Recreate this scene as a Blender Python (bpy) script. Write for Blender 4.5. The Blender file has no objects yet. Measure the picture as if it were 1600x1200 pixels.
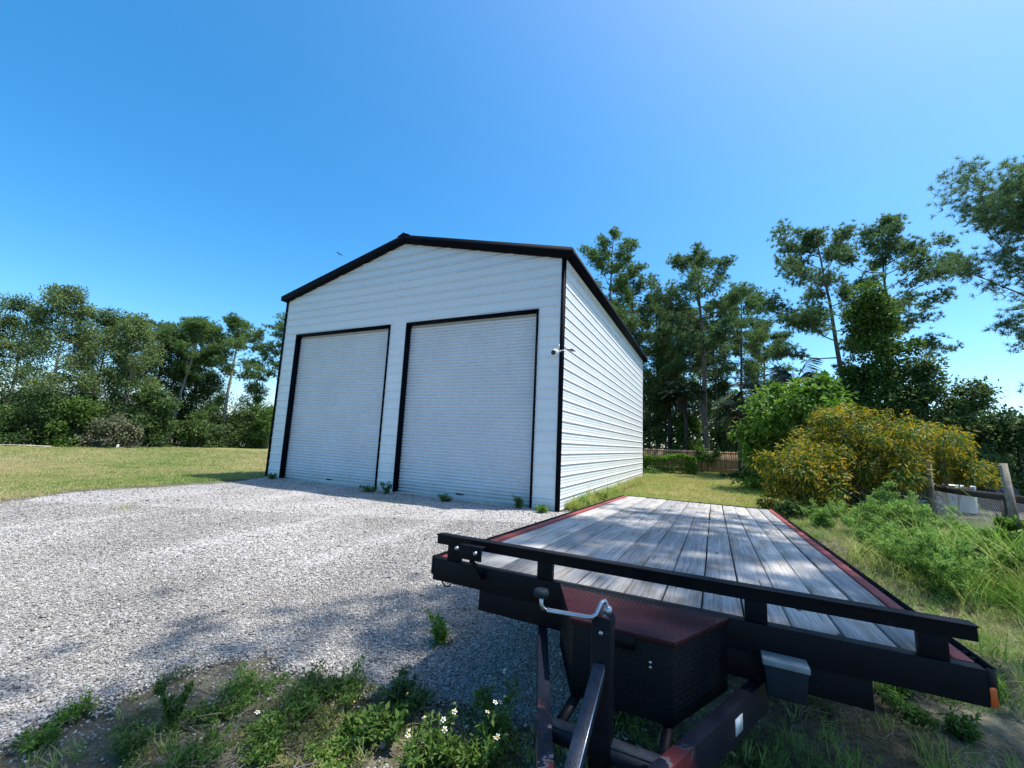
import bpy, math, random
import numpy as np
from mathutils import Matrix, Vector, noise as mnoise

R = math.radians
sc = bpy.context.scene
COL = sc.collection
rng = np.random.default_rng(7)
random.seed(7)

# ------------------------------------------------------------------ camera
CAM_H = 1.345
FPX, PITCH, ROLL = 642.63, 0.1411, 0.0455        # focal length in photo pixels (1600 wide), tilt up, roll
_fw = np.array([0, math.cos(PITCH), math.sin(PITCH)])
_up = np.array([0, -math.sin(PITCH), math.cos(PITCH)])
_rt = np.array([1.0, 0, 0])
RT = math.cos(ROLL) * _rt + math.sin(ROLL) * _up
UP = -math.sin(ROLL) * _rt + math.cos(ROLL) * _up
CAMP = np.array([0, 0, CAM_H])
cd = bpy.data.cameras.new('camera')
cd.sensor_fit = 'HORIZONTAL'; cd.sensor_width = 36.0
cd.lens = FPX / 1600 * 36.0
cd.clip_start = 0.05; cd.clip_end = 3000
cam = bpy.data.objects.new('camera', cd)
COL.objects.link(cam)
m = Matrix.Identity(4)
for i in range(3):
    m[i][0] = RT[i]; m[i][1] = UP[i]; m[i][2] = -_fw[i]; m[i][3] = CAMP[i]
cam.matrix_world = m
sc.camera = cam

# ------------------------------------------------------------------ world, sun, exposure
SUN_AZ_VEC = np.array([0.42, 0.03])              # ground direction towards the sun
SUN_EL = math.atan2(1.0, np.linalg.norm(SUN_AZ_VEC))
w = bpy.data.worlds.new('World'); sc.world = w; w.use_nodes = True
wn = w.node_tree
sky = wn.nodes.new('ShaderNodeTexSky'); sky.sky_type = 'NISHITA'
sky.sun_disc = False
sky.sun_elevation = SUN_EL
sky.sun_rotation = math.atan2(SUN_AZ_VEC[0], SUN_AZ_VEC[1])
sky.altitude = 0; sky.air_density = 0.85; sky.dust_density = 1.1; sky.ozone_density = 2.2
bg = wn.nodes['Background']; bg.inputs[1].default_value = 0.15
hsv = wn.nodes.new('ShaderNodeHueSaturation'); hsv.inputs['Hue'].default_value = 0.49; hsv.inputs['Saturation'].default_value = 1.39
wn.links.new(sky.outputs[0], hsv.inputs['Color']); wn.links.new(hsv.outputs[0], bg.inputs[0])
sl = bpy.data.lights.new('sun', 'SUN'); sl.energy = 3.6; sl.angle = R(0.53); sl.color = (1.0, 0.955, 0.88)
so = bpy.data.objects.new('sun', sl); COL.objects.link(so)
sd = Vector((SUN_AZ_VEC[0], SUN_AZ_VEC[1], 1.0)).normalized()
so.rotation_euler = sd.to_track_quat('Z', 'Y').to_euler()
so.location = (20, 0, 40)
sc.view_settings.view_transform = 'Standard'; sc.view_settings.look = 'None'
sc.view_settings.gamma = 1.0; sc.view_settings.exposure = 0.92
sc.view_settings.use_curve_mapping = False
sc.render.engine = 'CYCLES'
sc.cycles.use_denoising = True
sc.cycles.max_bounces = 8; sc.cycles.transparent_max_bounces = 8
sc.cycles.caustics_reflective = False; sc.cycles.caustics_refractive = False

# ------------------------------------------------------------------ helpers: places
def ray(px, py):
    return _fw + RT * (px - 800) / FPX - UP * (py - 600) / FPX
def G(px, py, z=0.0):
    d = ray(px, py); t = (z - CAM_H) / d[2]
    return CAMP + t * d
def P(px, py, Y):
    d = ray(px, py); return CAMP + d * (Y / d[1])
def sstep(a, b, x):
    t = np.clip((np.asarray(x, float) - a) / (b - a), 0, 1); return t * t * (3 - 2 * t)
BYAW = 0.4517
BO = np.array([1.037, 8.575, 0.0])
BU = np.array([-math.cos(BYAW), math.sin(BYAW)])          # along the front, leftwards
BV = np.array([math.sin(BYAW), math.cos(BYAW)])           # away from the camera
def tz(x, y):
    x = np.asarray(x, float); y = np.asarray(y, float)
    u = (x - BO[0]) * BU[0] + (y - BO[1]) * BU[1]
    z = -0.13 * sstep(9.4, 13.0, u)
    z = z + 0.010 * np.sin(x * 1.7 + 0.6 * y) * np.cos(y * 1.3 - 0.4 * x) + 0.006 * np.sin(3.1 * x - 2.2 * y)
    far = sstep(14, 40, np.hypot(x, y))
    z = z + far * 0.06 * np.sin(x * 0.35) * np.cos(y * 0.31)
    return z
def vnoise(x, y, s, seed=0.0):
    x = np.asarray(x); y = np.asarray(y)
    return np.array([mnoise.noise((a * s + seed, b * s - seed, seed * 0.7)) for a, b in zip(x.ravel(), y.ravel())]).reshape(x.shape)
def inpoly(x, y, poly):
    x = np.asarray(x, float); y = np.asarray(y, float); c = np.zeros(x.shape, bool)
    n = len(poly); j = n - 1
    for i in range(n):
        xi, yi = poly[i]; xj, yj = poly[j]
        cond = ((yi > y) != (yj > y)) & (x < (xj - xi) * (y - yi) / (yj - yi + 1e-12) + xi)
        c ^= cond; j = i
    return c

# ------------------------------------------------------------------ helpers: objects
def tag(o, label=None, cat=None, group=None, kind=None):
    if label: o['label'] = label
    if cat: o['category'] = cat
    if group: o['group'] = group
    if kind: o['kind'] = kind
    return o
def empty(name, loc=(0, 0, 0), rz=0.0, label=None, cat=None, group=None):
    o = bpy.data.objects.new(name, None); COL.objects.link(o)
    o.location = loc; o.rotation_euler = (0, 0, rz); o.empty_display_size = 0.2
    return tag(o, label, cat, group)
class MB:
    """collects vertices and faces, builds one mesh object"""
    def __init__(s): s.v = []; s.f = {}; s.n = 0
    def add(s, V, F):
        V = np.asarray(V, float).reshape(-1, 3)
        if isinstance(F, np.ndarray):
            s.f.setdefault(F.shape[1], []).append(F + s.n)
        else:
            for q in F: s.f.setdefault(len(q), []).append(np.array([q]) + s.n)
        s.v.append(V); s.n += len(V); return s
    def box(s, x0, x1, y0, y1, z0, z1, ch=0.0):
        if ch <= 0:
            V = [(x, y, z) for z in (z0, z1) for y in (y0, y1) for x in (x0, x1)]
            F = [(0, 2, 3, 1), (4, 5, 7, 6), (0, 1, 5, 4), (2, 6, 7, 3), (0, 4, 6, 2), (1, 3, 7, 5)]
            return s.add(V, F)
        # chamfered box: 24 verts
        c = ch; V = []; idx = {}
        for sx in (0, 1):
            for sy in (0, 1):
                for sz in (0, 1):
                    X = (x0, x1)[sx]; Y = (y0, y1)[sy]; Z = (z0, z1)[sz]
                    ix = c if sx == 0 else -c; iy = c if sy == 0 else -c; iz = c if sz == 0 else -c
                    idx[(sx, sy, sz, 0)] = len(V); V.append((X, Y + iy, Z + iz))
                    idx[(sx, sy, sz, 1)] = len(V); V.append((X + ix, Y, Z + iz))
                    idx[(sx, sy, sz, 2)] = len(V); V.append((X + ix, Y + iy, Z))
        F = []
        I = lambda a, b, c_, k: idx[(a, b, c_, k)]
        for k_, mk in ((0, lambda p, q, r: (p, q, r)), (1, lambda p, q, r: (q, p, r)), (2, lambda p, q, r: (q, r, p))):
            for e in (0, 1):
                quad = [I(*mk(e, a, b), k_) for a, b in ((0, 0), (1, 0), (1, 1), (0, 1))]
                F.append(tuple(quad))
        for a in (0, 1):
            for b in (0, 1):
                F.append((I(a, b, 0, 0), I(a, b, 1, 0), I(a, b, 1, 1), I(a, b, 0, 1)))
                F.append((I(a, 0, b, 0), I(a, 1, b, 0), I(a, 1, b, 2), I(a, 0, b, 2)))
                F.append((I(0, a, b, 1), I(1, a, b, 1), I(1, a, b, 2), I(0, a, b, 2)))
                for c2 in (0, 1):
                    F.append((I(a, b, c2, 0), I(a, b, c2, 1), I(a, b, c2, 2)))
        return s.add(V, F)
    def tube(s, pts, rad, n=6, cap=True, phase=0.0):
        pts = np.asarray(pts, float); k = len(pts)
        rad = np.full(k, rad) if np.isscalar(rad) else np.asarray(rad, float)
        T = np.gradient(pts, axis=0); T /= np.linalg.norm(T, axis=1)[:, None] + 1e-12
        ref = np.array([0, 0, 1.0]) if abs(T[0][2]) < 0.9 else np.array([1.0, 0, 0])
        A = np.cross(T, ref); A /= np.linalg.norm(A, axis=1)[:, None] + 1e-12
        B = np.cross(T, A)
        th = np.arange(n) / n * 2 * np.pi + phase
        V = pts[:, None, :] + rad[:, None, None] * (np.cos(th)[None, :, None] * A[:, None, :] + np.sin(th)[None, :, None] * B[:, None, :])
        F = []
        i = np.arange(k - 1)[:, None] * n; j = np.arange(n)[None, :]
        q = np.stack([i + j, i + (j + 1) % n, i + n + (j + 1) % n, i + n + j], -1).reshape(-1, 4)
        s.add(V, q)
        if cap:
            s.f.setdefault(n, []).append(np.array([np.arange(n)[::-1] + s.n - k * n]))
            s.f.setdefault(n, []).append(np.array([np.arange(n) + s.n - n]))
        return s
    def prism(s, poly, axis, a0, a1):
        """poly: 2-D outline, extruded along axis from a0 to a1"""
        n = len(poly); V = []
        for a in (a0, a1):
            for p in poly:
                V.append({'x': (a, p[0], p[1]), 'y': (p[0], a, p[1]), 'z': (p[0], p[1], a)}[axis])
        F = [tuple(range(n))[::-1], tuple(range(n, 2 * n))]
        F += [(i, (i + 1) % n, n + (i + 1) % n, n + i) for i in range(n)]
        return s.add(V, F)
    def lathe(s, prof, c=(0, 0, 0), n=16, axis='z'):
        th = np.arange(n) / n * 2 * np.pi; V = []
        for r, h in prof:
            for t in th:
                a, b = r * math.cos(t), r * math.sin(t)
                p = {'z': (a, b, h), 'x': (h, a, b), 'y': (a, h, b)}[axis]
                V.append((p[0] + c[0], p[1] + c[1], p[2] + c[2]))
        k = len(prof); i = np.arange(k - 1)[:, None] * n; j = np.arange(n)[None, :]
        s.add(V, np.stack([i + j, i + (j + 1) % n, i + n + (j + 1) % n, i + n + j], -1).reshape(-1, 4))
        s.f.setdefault(n, []).append(np.array([np.arange(n)[::-1] + s.n - k * n]))
        s.f.setdefault(n, []).append(np.array([np.arange(n) + s.n - n]))
        return s
    def mesh(s, name, mat, smooth=False):
        V = np.concatenate(s.v) if s.v else np.zeros((0, 3))
        me = bpy.data.meshes.new(name)
        me.vertices.add(len(V)); me.vertices.foreach_set('co', V.astype(np.float32).ravel())
        loops = []; starts = []; tot = 0
        for k, L in s.f.items():
            F = np.concatenate(L); loops.append(F.ravel())
            starts.append(tot + np.arange(len(F)) * k); tot += F.size
        if loops:
            loops = np.concatenate(loops); starts = np.concatenate(starts)
            me.loops.add(len(loops)); me.loops.foreach_set('vertex_index', loops.astype(np.int32))
            me.polygons.add(len(starts)); me.polygons.foreach_set('loop_start', starts.astype(np.int32))
        me.update(calc_edges=True); me.validate()
        if smooth: me.polygons.foreach_set('use_smooth', np.ones(len(me.polygons), bool))
        if mat: me.materials.append(mat)
        return me
    def build(s, name, mat, parent=None, smooth=False, link=True):
        o = bpy.data.objects.new(name, s.mesh(name, mat, smooth))
        if link: COL.objects.link(o)
        if parent: o.parent = parent
        return o
def fixn(o):
    import bmesh
    b = bmesh.new(); b.from_mesh(o.data); bmesh.ops.recalc_face_normals(b, faces=b.faces); b.to_mesh(o.data); b.free(); return o
def bev(o, wdt=0.004, seg=2):
    md = o.modifiers.new('bevel', 'BEVEL'); md.width = wdt; md.segments = seg; md.limit_method = 'ANGLE'; md.angle_limit = R(40)
    return o
def copy_tree(o, parent=None):
    c = o.copy(); COL.objects.link(c); c.parent = parent
    for ch in o.children: copy_tree(ch, c)
    return c
def unit(v):
    v = np.asarray(v, float); return v / (np.linalg.norm(v, axis=-1, keepdims=True) + 1e-12)

# ------------------------------------------------------------------ helpers: materials
class NT:
    def __init__(s, name):
        s.m = bpy.data.materials.new(name); s.m.use_nodes = True; s.t = s.m.node_tree
        s.b = s.t.nodes['Principled BSDF']; s.out = s.t.nodes['Material Output']
    def n(s, typ, **kw):
        nd = s.t.nodes.new('ShaderNode' + typ)
        for k, v in kw.items():
            if k.startswith('i_'):
                key = k[2:]; key = int(key) if key.isdigit() else key.replace('_', ' ')
                nd.inputs[key].default_value = v
            else: setattr(nd, k, v)
        return nd
    def l(s, a, b): s.t.links.new(a, b)
    def ramp(s, fac, stops, interp='LINEAR'):
        r = s.n('ValToRGB'); cr = r.color_ramp; cr.interpolation = interp
        while len(cr.elements) < len(stops): cr.elements.new(0.5)
        for e, (p, c) in zip(cr.elements, stops):
            e.position = p; e.color = (*c, 1) if len(c) == 3 else c
        s.l(fac, r.inputs[0]); return r.outputs[0]
    def noise(s, vec, scale, detail=4, rough=0.55, dist=0.0):
        nd = s.n('TexNoise'); nd.inputs['Scale'].default_value = scale; nd.inputs['Detail'].default_value = detail
        nd.inputs['Roughness'].default_value = rough; nd.inputs['Distortion'].default_value = dist
        if vec is not None: s.l(vec, nd.inputs['Vector'])
        return nd.outputs[0]
    def mapping(s, vec, scale=(1, 1, 1), loc=(0, 0, 0)):
        mp = s.n('Mapping'); mp.inputs['Scale'].default_value = scale; mp.inputs['Location'].default_value = loc
        s.l(vec, mp.inputs['Vector']); return mp.outputs[0]
    def mix(s, fac, a, b, mode='MIX'):
        nd = s.n('Mix', data_type='RGBA', blend_type=mode)
        for sock, val in ((0, fac), (6, a), (7, b)):
            if hasattr(val, 'is_linked') or isinstance(val, bpy.types.NodeSocket): s.l(val, nd.inputs[sock])
            else: nd.inputs[sock].default_value = val if sock == 0 else ((*val, 1) if len(val) == 3 else val)
        return nd.outputs[2]
    def math(s, op, a, b=None):
        nd = s.n('Math', operation=op)
        for k, val in ((0, a), (1, b)):
            if val is None: continue
            if isinstance(val, bpy.types.NodeSocket): s.l(val, nd.inputs[k])
            else: nd.inputs[k].default_value = val
        return nd.outputs[0]
    def bump(s, h, strength=0.4, dist=0.01):
        b = s.n('Bump'); b.inputs['Strength'].default_value = strength; b.inputs['Distance'].default_value = dist
        s.l(h, b.inputs['Height']); s.l(b.outputs[0], s.b.inputs['Normal'])
    def pos(s): return s.n('NewGeometry').outputs['Position']
    def obj(s): return s.n('TexCoord').outputs['Object']
    def rnd(s): return s.n('ObjectInfo').outputs['Random']
    def isl(s): return s.n('NewGeometry').outputs['Random Per Island']
    def col(s, sock):
        if isinstance(sock, bpy.types.NodeSocket): s.l(sock, s.b.inputs['Base Color'])
        else: s.b.inputs['Base Color'].default_value = (*sock, 1)
    def set(s, **kw):
        for k, v in kw.items(): s.b.inputs[k.replace('_', ' ')].default_value = v

def plain(name, c, rough=0.5, metal=0.0, var=0.15, scale=8.0, bump=0.0, spec=0.5):
    t = NT(name); nz = t.noise(t.obj(), scale, 6, 0.65)
    lo = tuple(x * (1 - var) for x in c); hi = tuple(min(1, x * (1 + var)) for x in c)
    t.col(t.ramp(nz, [(0.3, lo), (0.7, hi)])); t.set(Roughness=rough, Metallic=metal, Specular_IOR_Level=spec)
    if bump: t.bump(t.noise(t.obj(), scale * 6, 4), bump, 0.004)
    return t.m
def leafmat(name, dark, mid, light, trans=0.35, rough=0.55, accent=None, use_obj=False):
    t = NT(name); r = t.rnd() if use_obj else t.isl()
    pn = t.noise(t.pos(), 0.55, 3)
    f = t.math('ADD', t.math('MULTIPLY', r, 0.6), t.math('MULTIPLY', pn, 0.45))
    stops = [(0.15, dark), (0.5, mid), (0.85, light)]
    if accent: stops.append((0.93, accent))
    c = t.ramp(f, stops)
    t.col(c); t.set(Roughness=rough, Specular_IOR_Level=0.2)
    tr = t.n('BsdfTranslucent'); hs = t.n('HueSaturation'); hs.inputs['Value'].default_value = 1.25; hs.inputs['Saturation'].default_value = 1.1
    t.l(c, hs.inputs['Color']); t.l(hs.outputs[0], tr.inputs[0])
    mx = t.n('MixShader'); mx.inputs[0].default_value = trans
    t.l(t.b.outputs[0], mx.inputs[1]); t.l(tr.outputs[0], mx.inputs[2]); t.l(mx.outputs[0], t.out.inputs[0])
    return t.m
def bark(name, a, b, scale=3.0):
    t = NT(name); v = t.mapping(t.obj(), (1, 1, 0.25))
    n1 = t.noise(v, scale * 4, 6, 0.7, 0.6)
    t.col(t.ramp(n1, [(0.3, a), (0.7, b)])); t.set(Roughness=0.9, Specular_IOR_Level=0.2); t.bump(n1, 0.8, 0.03); return t.m

M = {}
# painted metal siding, front and sides share it: chalky white with grime streaks
def siding_mat():
    t = NT('white_siding'); p = t.obj()
    big = t.noise(t.mapping(p, (0.5, 0.5, 0.8)), 2.2, 5, 0.65)
    streak = t.noise(t.mapping(p, (7, 7, 0.35)), 3.0, 5, 0.7)
    spk = t.noise(t.mapping(p, (1, 1, 2.2)), 26, 6, 0.8)
    base = t.ramp(big, [(0.3, (0.74, 0.765, 0.77)), (0.65, (0.82, 0.835, 0.84))])
    st = t.ramp(streak, [(0.47, (1, 1, 1)), (0.70, (0.80, 0.81, 0.78))])
    c = t.mix(0.10, base, st, 'MULTIPLY')
    sep = t.n('SeparateXYZ'); t.l(p, sep.inputs[0])
    hi = t.ramp(t.math('MULTIPLY', sep.outputs[2], 0.145), [(0.55, (0, 0, 0)), (0.72, (1, 1, 1))])
    md = t.ramp(t.math('ADD', spk, t.math('MULTIPLY', big, 0.30)), [(0.60, (1, 1, 1)), (0.80, (0.62, 0.65, 0.64))])
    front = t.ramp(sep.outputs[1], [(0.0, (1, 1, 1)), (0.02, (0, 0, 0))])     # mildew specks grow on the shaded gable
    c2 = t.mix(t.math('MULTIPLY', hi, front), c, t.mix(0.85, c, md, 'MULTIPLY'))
    low = t.ramp(t.math('ADD', sep.outputs[2], t.math('MULTIPLY', t.noise(p, 5, 4), 0.25)), [(0.12, (0.60, 0.56, 0.47)), (0.32, (1, 1, 1))])
    c2 = t.mix(0.7, c2, low, 'MULTIPLY')
    c2 = t.mix(front, c2, t.mix(1.0, c2, (0.86, 0.88, 0.90), 'MULTIPLY'))  # whole front toned darker and cooler: grime and shade put into its colour
    t.col(c2); t.set(Roughness=0.42, Specular_IOR_Level=0.35)
    t.bump(t.noise(t.mapping(p, (1.2, 1.2, 2.5)), 2.0, 2), 0.10, 0.02)
    return t.m
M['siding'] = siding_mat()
def curtain_mat():
    t = NT('roll_door_paint'); p = t.obj()
    st = t.noise(t.mapping(p, (5, 5, 0.25)), 3.0, 5, 0.7)
    n2 = t.noise(p, 1.1, 4)
    c = t.mix(0.6, t.ramp(n2, [(0.3, (0.56, 0.585, 0.62)), (0.7, (0.62, 0.645, 0.68))]), t.ramp(st, [(0.45, (1, 1, 1)), (0.7, (0.92, 0.92, 0.92))]), 'MULTIPLY')
    sep = t.n('SeparateXYZ'); t.l(p, sep.inputs[0])
    low = t.ramp(t.math('ADD', sep.outputs[2], t.math('MULTIPLY', t.noise(p, 4, 4), 0.35)), [(0.15, (0.70, 0.66, 0.58)), (0.55, (1, 1, 1))])
    t.col(t.mix(0.8, c, low, 'MULTIPLY')); t.set(Roughness=0.55, Specular_IOR_Level=0.25); return t.m
M['curtain'] = curtain_mat()
M['trim'] = plain('black_trim', (0.0035, 0.0045, 0.008), 0.6, 0, 0.3, 4, 0.05, spec=0.05)
M['roof'] = plain('grey_roof_metal', (0.30, 0.31, 0.33), 0.4, 0.3, 0.15, 2)
M['concrete'] = plain('concrete', (0.42, 0.40, 0.37), 0.9, 0, 0.25, 10, 0.4)

def gravel_sheet_mat():
    t = NT('gravel_ground'); p = t.pos()
    v = t.n('TexVoronoi', feature='F1'); v.inputs['Scale'].default_value = 70; t.l(p, v.inputs['Vector'])
    v2 = t.n('TexVoronoi', feature='F1'); v2.inputs['Scale'].default_value = 36; t.l(p, v2.inputs['Vector'])
    sepc = t.n('SeparateColor'); t.l(v.outputs['Color'], sepc.inputs[0])
    c = t.ramp(sepc.outputs[0], [(0.0, (0.13, 0.125, 0.125)), (0.35, (0.33, 0.32, 0.315)), (0.7, (0.47, 0.455, 0.445)), (1.0, (0.66, 0.645, 0.63))])
    big = t.noise(p, 0.45, 5, 0.6); trk = t.noise(t.mapping(p, (1.0, 0.35, 1)), 0.9, 4)
    tone = t.ramp(t.math('ADD', t.math('MULTIPLY', big, 0.6), t.math('MULTIPLY', trk, 0.4)), [(0.35, (0.74, 0.72, 0.69)), (0.62, (1.10, 1.075, 1.05))])
    t.col(t.mix(1.0, c, tone, 'MULTIPLY')); t.set(Roughness=0.95, Specular_IOR_Level=0.2)
    hgt = t.math('ADD', t.math('SUBTRACT', 1.0, v.outputs['Distance']), t.math('MULTIPLY', t.math('SUBTRACT', 1.0, v2.outputs['Distance']), 0.8))
    t.bump(hgt, 0.8, 0.012); return t.m
M['gravel'] = gravel_sheet_mat()
def stone_mat():
    t = NT('gravel_stone'); r = t.rnd(); p = t.pos()
    c = t.ramp(r, [(0.0, (0.14, 0.135, 0.128)), (0.2, (0.265, 0.256, 0.243)), (0.6, (0.355, 0.343, 0.325)), (0.9, (0.455, 0.438, 0.413)), (1.0, (0.60, 0.575, 0.54))])
    big = t.noise(p, 0.45, 5, 0.6); trk = t.noise(t.mapping(p, (1.0, 0.35, 1)), 0.9, 4)
    tone = t.ramp(t.math('ADD', t.math('MULTIPLY', big, 0.6), t.math('MULTIPLY', trk, 0.4)), [(0.35, (0.74, 0.72, 0.69)), (0.62, (1.12, 1.09, 1.06))])
    t.col(t.mix(1.0, c, tone, 'MULTIPLY')); t.set(Roughness=0.85, Specular_IOR_Level=0.3); return t.m
M['stone'] = stone_mat()
def soil_mat():
    t = NT('sandy_soil'); p = t.pos()
    a = t.noise(p, 1.3, 6, 0.65); b = t.noise(p, 26, 5, 0.7); c0 = t.noise(p, 0.12, 3)
    c = t.ramp(a, [(0.3, (0.085, 0.073, 0.058)), (0.5, (0.18, 0.162, 0.135)), (0.72, (0.32, 0.30, 0.265))])
    g = t.ramp(c0, [(0.4, (0.62, 0.72, 0.42)), (0.62, (1, 1, 1))])
    c = t.mix(0.55, c, g, 'MULTIPLY')
    c = t.mix(1.0, c, t.ramp(b, [(0.32, (0.5, 0.48, 0.44)), (0.62, (1.12, 1.1, 1.08))]), 'MULTIPLY')
    t.col(c); t.set(Roughness=0.97, Specular_IOR_Level=0.15); t.bump(t.math('ADD', b, t.math('MULTIPLY', a, 2.0)), 0.9, 0.03); return t.m
M['soil'] = soil_mat()
def lawn_mat():
    t = NT('mown_lawn'); p = t.pos()
    a = t.noise(p, 0.16, 5, 0.6); b = t.noise(t.mapping(p, (1, 1, 1)), 9, 5, 0.75); d = t.noise(p, 1.1, 5, 0.6)
    f = t.math('ADD', t.math('MULTIPLY', a, 0.55), t.math('MULTIPLY', d, 0.45))
    c = t.ramp(f, [(0.36, (0.10, 0.155, 0.035)), (0.47, (0.17, 0.20, 0.06)), (0.56, (0.27, 0.25, 0.10)), (0.68, (0.36, 0.29, 0.15))])
    c = t.mix(1.0, c, t.ramp(b, [(0.3, (0.55, 0.55, 0.5)), (0.65, (1.2, 1.2, 1.15))]), 'MULTIPLY')
    t.col(c); t.set(Roughness=0.95, Specular_IOR_Level=0.15); t.bump(b, 1.0, 0.05); return t.m
M['lawn'] = lawn_mat()

# ------------------------------------------------------------------ scatter (stuff only)
def proto_collection(name, objs):
    c = bpy.data.collections.new(name)
    for o in objs: c.objects.link(o)
    return c
def scatter(name, pts, rot, scl, pick, coll, label=None, cat=None, parent=None):
    me = bpy.data.meshes.new(name); n = len(pts)
    me.vertices.add(n); me.vertices.foreach_set('co', np.asarray(pts, np.float32).ravel())
    for nm, typ, key, arr in (('rot', 'FLOAT_VECTOR', 'vector', rot), ('scl', 'FLOAT_VECTOR', 'vector', scl), ('pick', 'INT', 'value', pick)):
        at = me.attributes.new(nm, typ, 'POINT')
        at.data.foreach_set(key, np.asarray(arr, np.int32 if typ == 'INT' else np.float32).ravel())
    o = bpy.data.objects.new(name, me); COL.objects.link(o)
    if parent: o.parent = parent
    g = bpy.data.node_groups.new(name + '_scatter', 'GeometryNodeTree')
    g.interface.new_socket('Geometry', in_out='INPUT', socket_type='NodeSocketGeometry')
    g.interface.new_socket('Geometry', in_out='OUTPUT', socket_type='NodeSocketGeometry')
    N = g.nodes; gi = N.new('NodeGroupInput'); go = N.new('NodeGroupOutput')
    ip = N.new('GeometryNodeInstanceOnPoints'); ci = N.new('GeometryNodeCollectionInfo')
    ci.inputs['Collection'].default_value = coll; ci.inputs['Separate Children'].default_value = True; ci.inputs['Reset Children'].default_value = True
    ip.inputs['Pick Instance'].default_value = True
    def attr(nm, typ):
        a = N.new('GeometryNodeInputNamedAttribute'); a.data_type = typ; a.inputs['Name'].default_value = nm; return a.outputs[0]
    L = g.links.new
    L(gi.outputs[0], ip.inputs['Points']); L(ci.outputs[0], ip.inputs['Instance'])
    L(attr('pick', 'INT'), ip.inputs['Instance Index'])
    e2r = N.new('FunctionNodeEulerToRotation'); L(attr('rot', 'FLOAT_VECTOR'), e2r.inputs[0]); L(e2r.outputs[0], ip.inputs['Rotation'])
    L(attr('scl', 'FLOAT_VECTOR'), ip.inputs['Scale']); L(ip.outputs[0], go.inputs[0])
    md = o.modifiers.new('scatter', 'NODES'); md.node_group = g
    tag(o, label, cat, kind='stuff'); return o

# ================================================================== GROUND
GRAVEL = [tuple(G(*q)[:2]) for q in ((-700, 930), (-200, 826), (0, 787), (60, 777), (130, 768), (220, 763), (320, 756), (345, 754.5), (400, 749))]
GRAVEL += [(BO[0] + BU[0] * 9.2 + BV[0] * 0.15, BO[1] + BU[1] * 9.2 + BV[1] * 0.15), (BO[0] + BV[0] * 0.15, BO[1] + BV[1] * 0.15), (BO[0] + 0.35, BO[1] + 0.25)]
GRAVEL += [(2.0, 7.4), (2.0, 5.6), (1.5, 4.2), (1.0, 3.0), (0.55, 2.2)]
GRAVEL += [tuple(G(*q)[:2]) for q in ((800, 1140), (730, 1112), (650, 1095), (600, 1082), (540, 1068), (430, 1032), (350, 1040), (290, 1056), (240, 1070), (130, 1118), (0, 1172), (-300, 1290), (-900, 1500))]
GRAVEL += [(-9, -2.0), (-16, 0)]
def gravel_in(x, y, amp=0.16):
    x = np.asarray(x, float); y = np.asarray(y, float)
    dx = amp * (vnoise(x, y, 1.3, 3.1) + 0.7 * vnoise(x, y, 4.0, 8.7)); dy = amp * (vnoise(x, y, 1.3, 11.3) + 0.7 * vnoise(x, y, 4.0, 5.5))
    keep = (np.hypot(x - BO[0], y - BO[1]) > 0)
    return inpoly(x + dx, y + dy, GRAVEL) & keep
def bldg_in(x, y, mrg=0.0):
    u = (x - BO[0]) * BU[0] + (y - BO[1]) * BU[1]; v = (x - BO[0]) * BV[0] + (y - BO[1]) * BV[1]
    return (u > -mrg) & (u < 9.15 + mrg) & (v > -mrg) & (v < 11.72 + mrg)

def sheet(name, xs, ys, zoff, mat, mask=None, kind='structure', sink=0.0):
    X, Y = np.meshgrid(xs, ys, indexing='ij'); Z = tz(X, Y) + zoff
    V = np.stack([X, Y, Z], -1).reshape(-1, 3); nx, ny = len(xs), len(ys)
    i = np.arange(nx - 1)[:, None] * ny; j = np.arange(ny - 1)[None, :]
    F = np.stack([i + j, i + ny + j, i + ny + j + 1, i + j + 1], -1).reshape(-1, 4)
    if mask is not None:
        cx = V[F].mean(1); F = F[mask(cx[:, 0], cx[:, 1])]
        if sink:
            cnt = np.bincount(F.ravel(), minlength=len(V)); V[:, 2] -= np.where(cnt < 4, sink, 0.0)
        us = np.unique(F); rm = -np.ones(len(V), int); rm[us] = np.arange(len(us)); V = V[us]; F = rm[F]
    b = MB(); b.add(V, F); o = b.build(name, mat, smooth=True); o['kind'] = kind; return o
def gaxis(lo, hi, fine0, fine1, step):
    mid = np.arange(fine0, fine1 + 1e-6, step)
    a = fine0 - np.geomspace(step, fine0 - lo, 26)[::-1]; b = fine1 + np.geomspace(step, hi - fine1, 26)
    return np.concatenate([a, mid, b])
sheet('ground', gaxis(-900, 900, -30, 30, 0.5), gaxis(-900, 900, -6, 46, 0.5), -0.012, M['soil'])
# mown lawn left of the drive and behind the building
LAWN_L = [tuple(G(*q)[:2]) for q in ((-900, 1000), (-200, 822), (0, 783), (60, 774), (130, 765), (220, 760.5), (320, 754), (400, 747))] + \
         [(-7.4, 13.0), (-2.4, 23.4), (-1, 40), (-20, 40), (-45, 27), (-45, 0)]
LAWN_R = [(BO[0] + 1.15, BO[1] + 1.3), (6.3, 19.2), (-2.4, 23.4), (-1, 30), (22, 27), (13.5, 14.2), (8.4, 9.6), (6.0, 8.3), (3.2, 8.4), (2.3, 8.9)]
def jit(poly, amp=0.25):
    def f(x, y):
        dx = amp * vnoise(x, y, 1.1, 2.2); dy = amp * vnoise(x, y, 1.1, 9.4)
        return inpoly(x + dx, y + dy, poly)
    return f
sheet('lawn', np.arange(-45, 0, 0.25), np.arange(0, 40, 0.25), -0.004, M['lawn'], lambda x, y: jit(LAWN_L)(x, y) & ~bldg_in(x, y, -0.3), sink=0.03)
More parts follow.
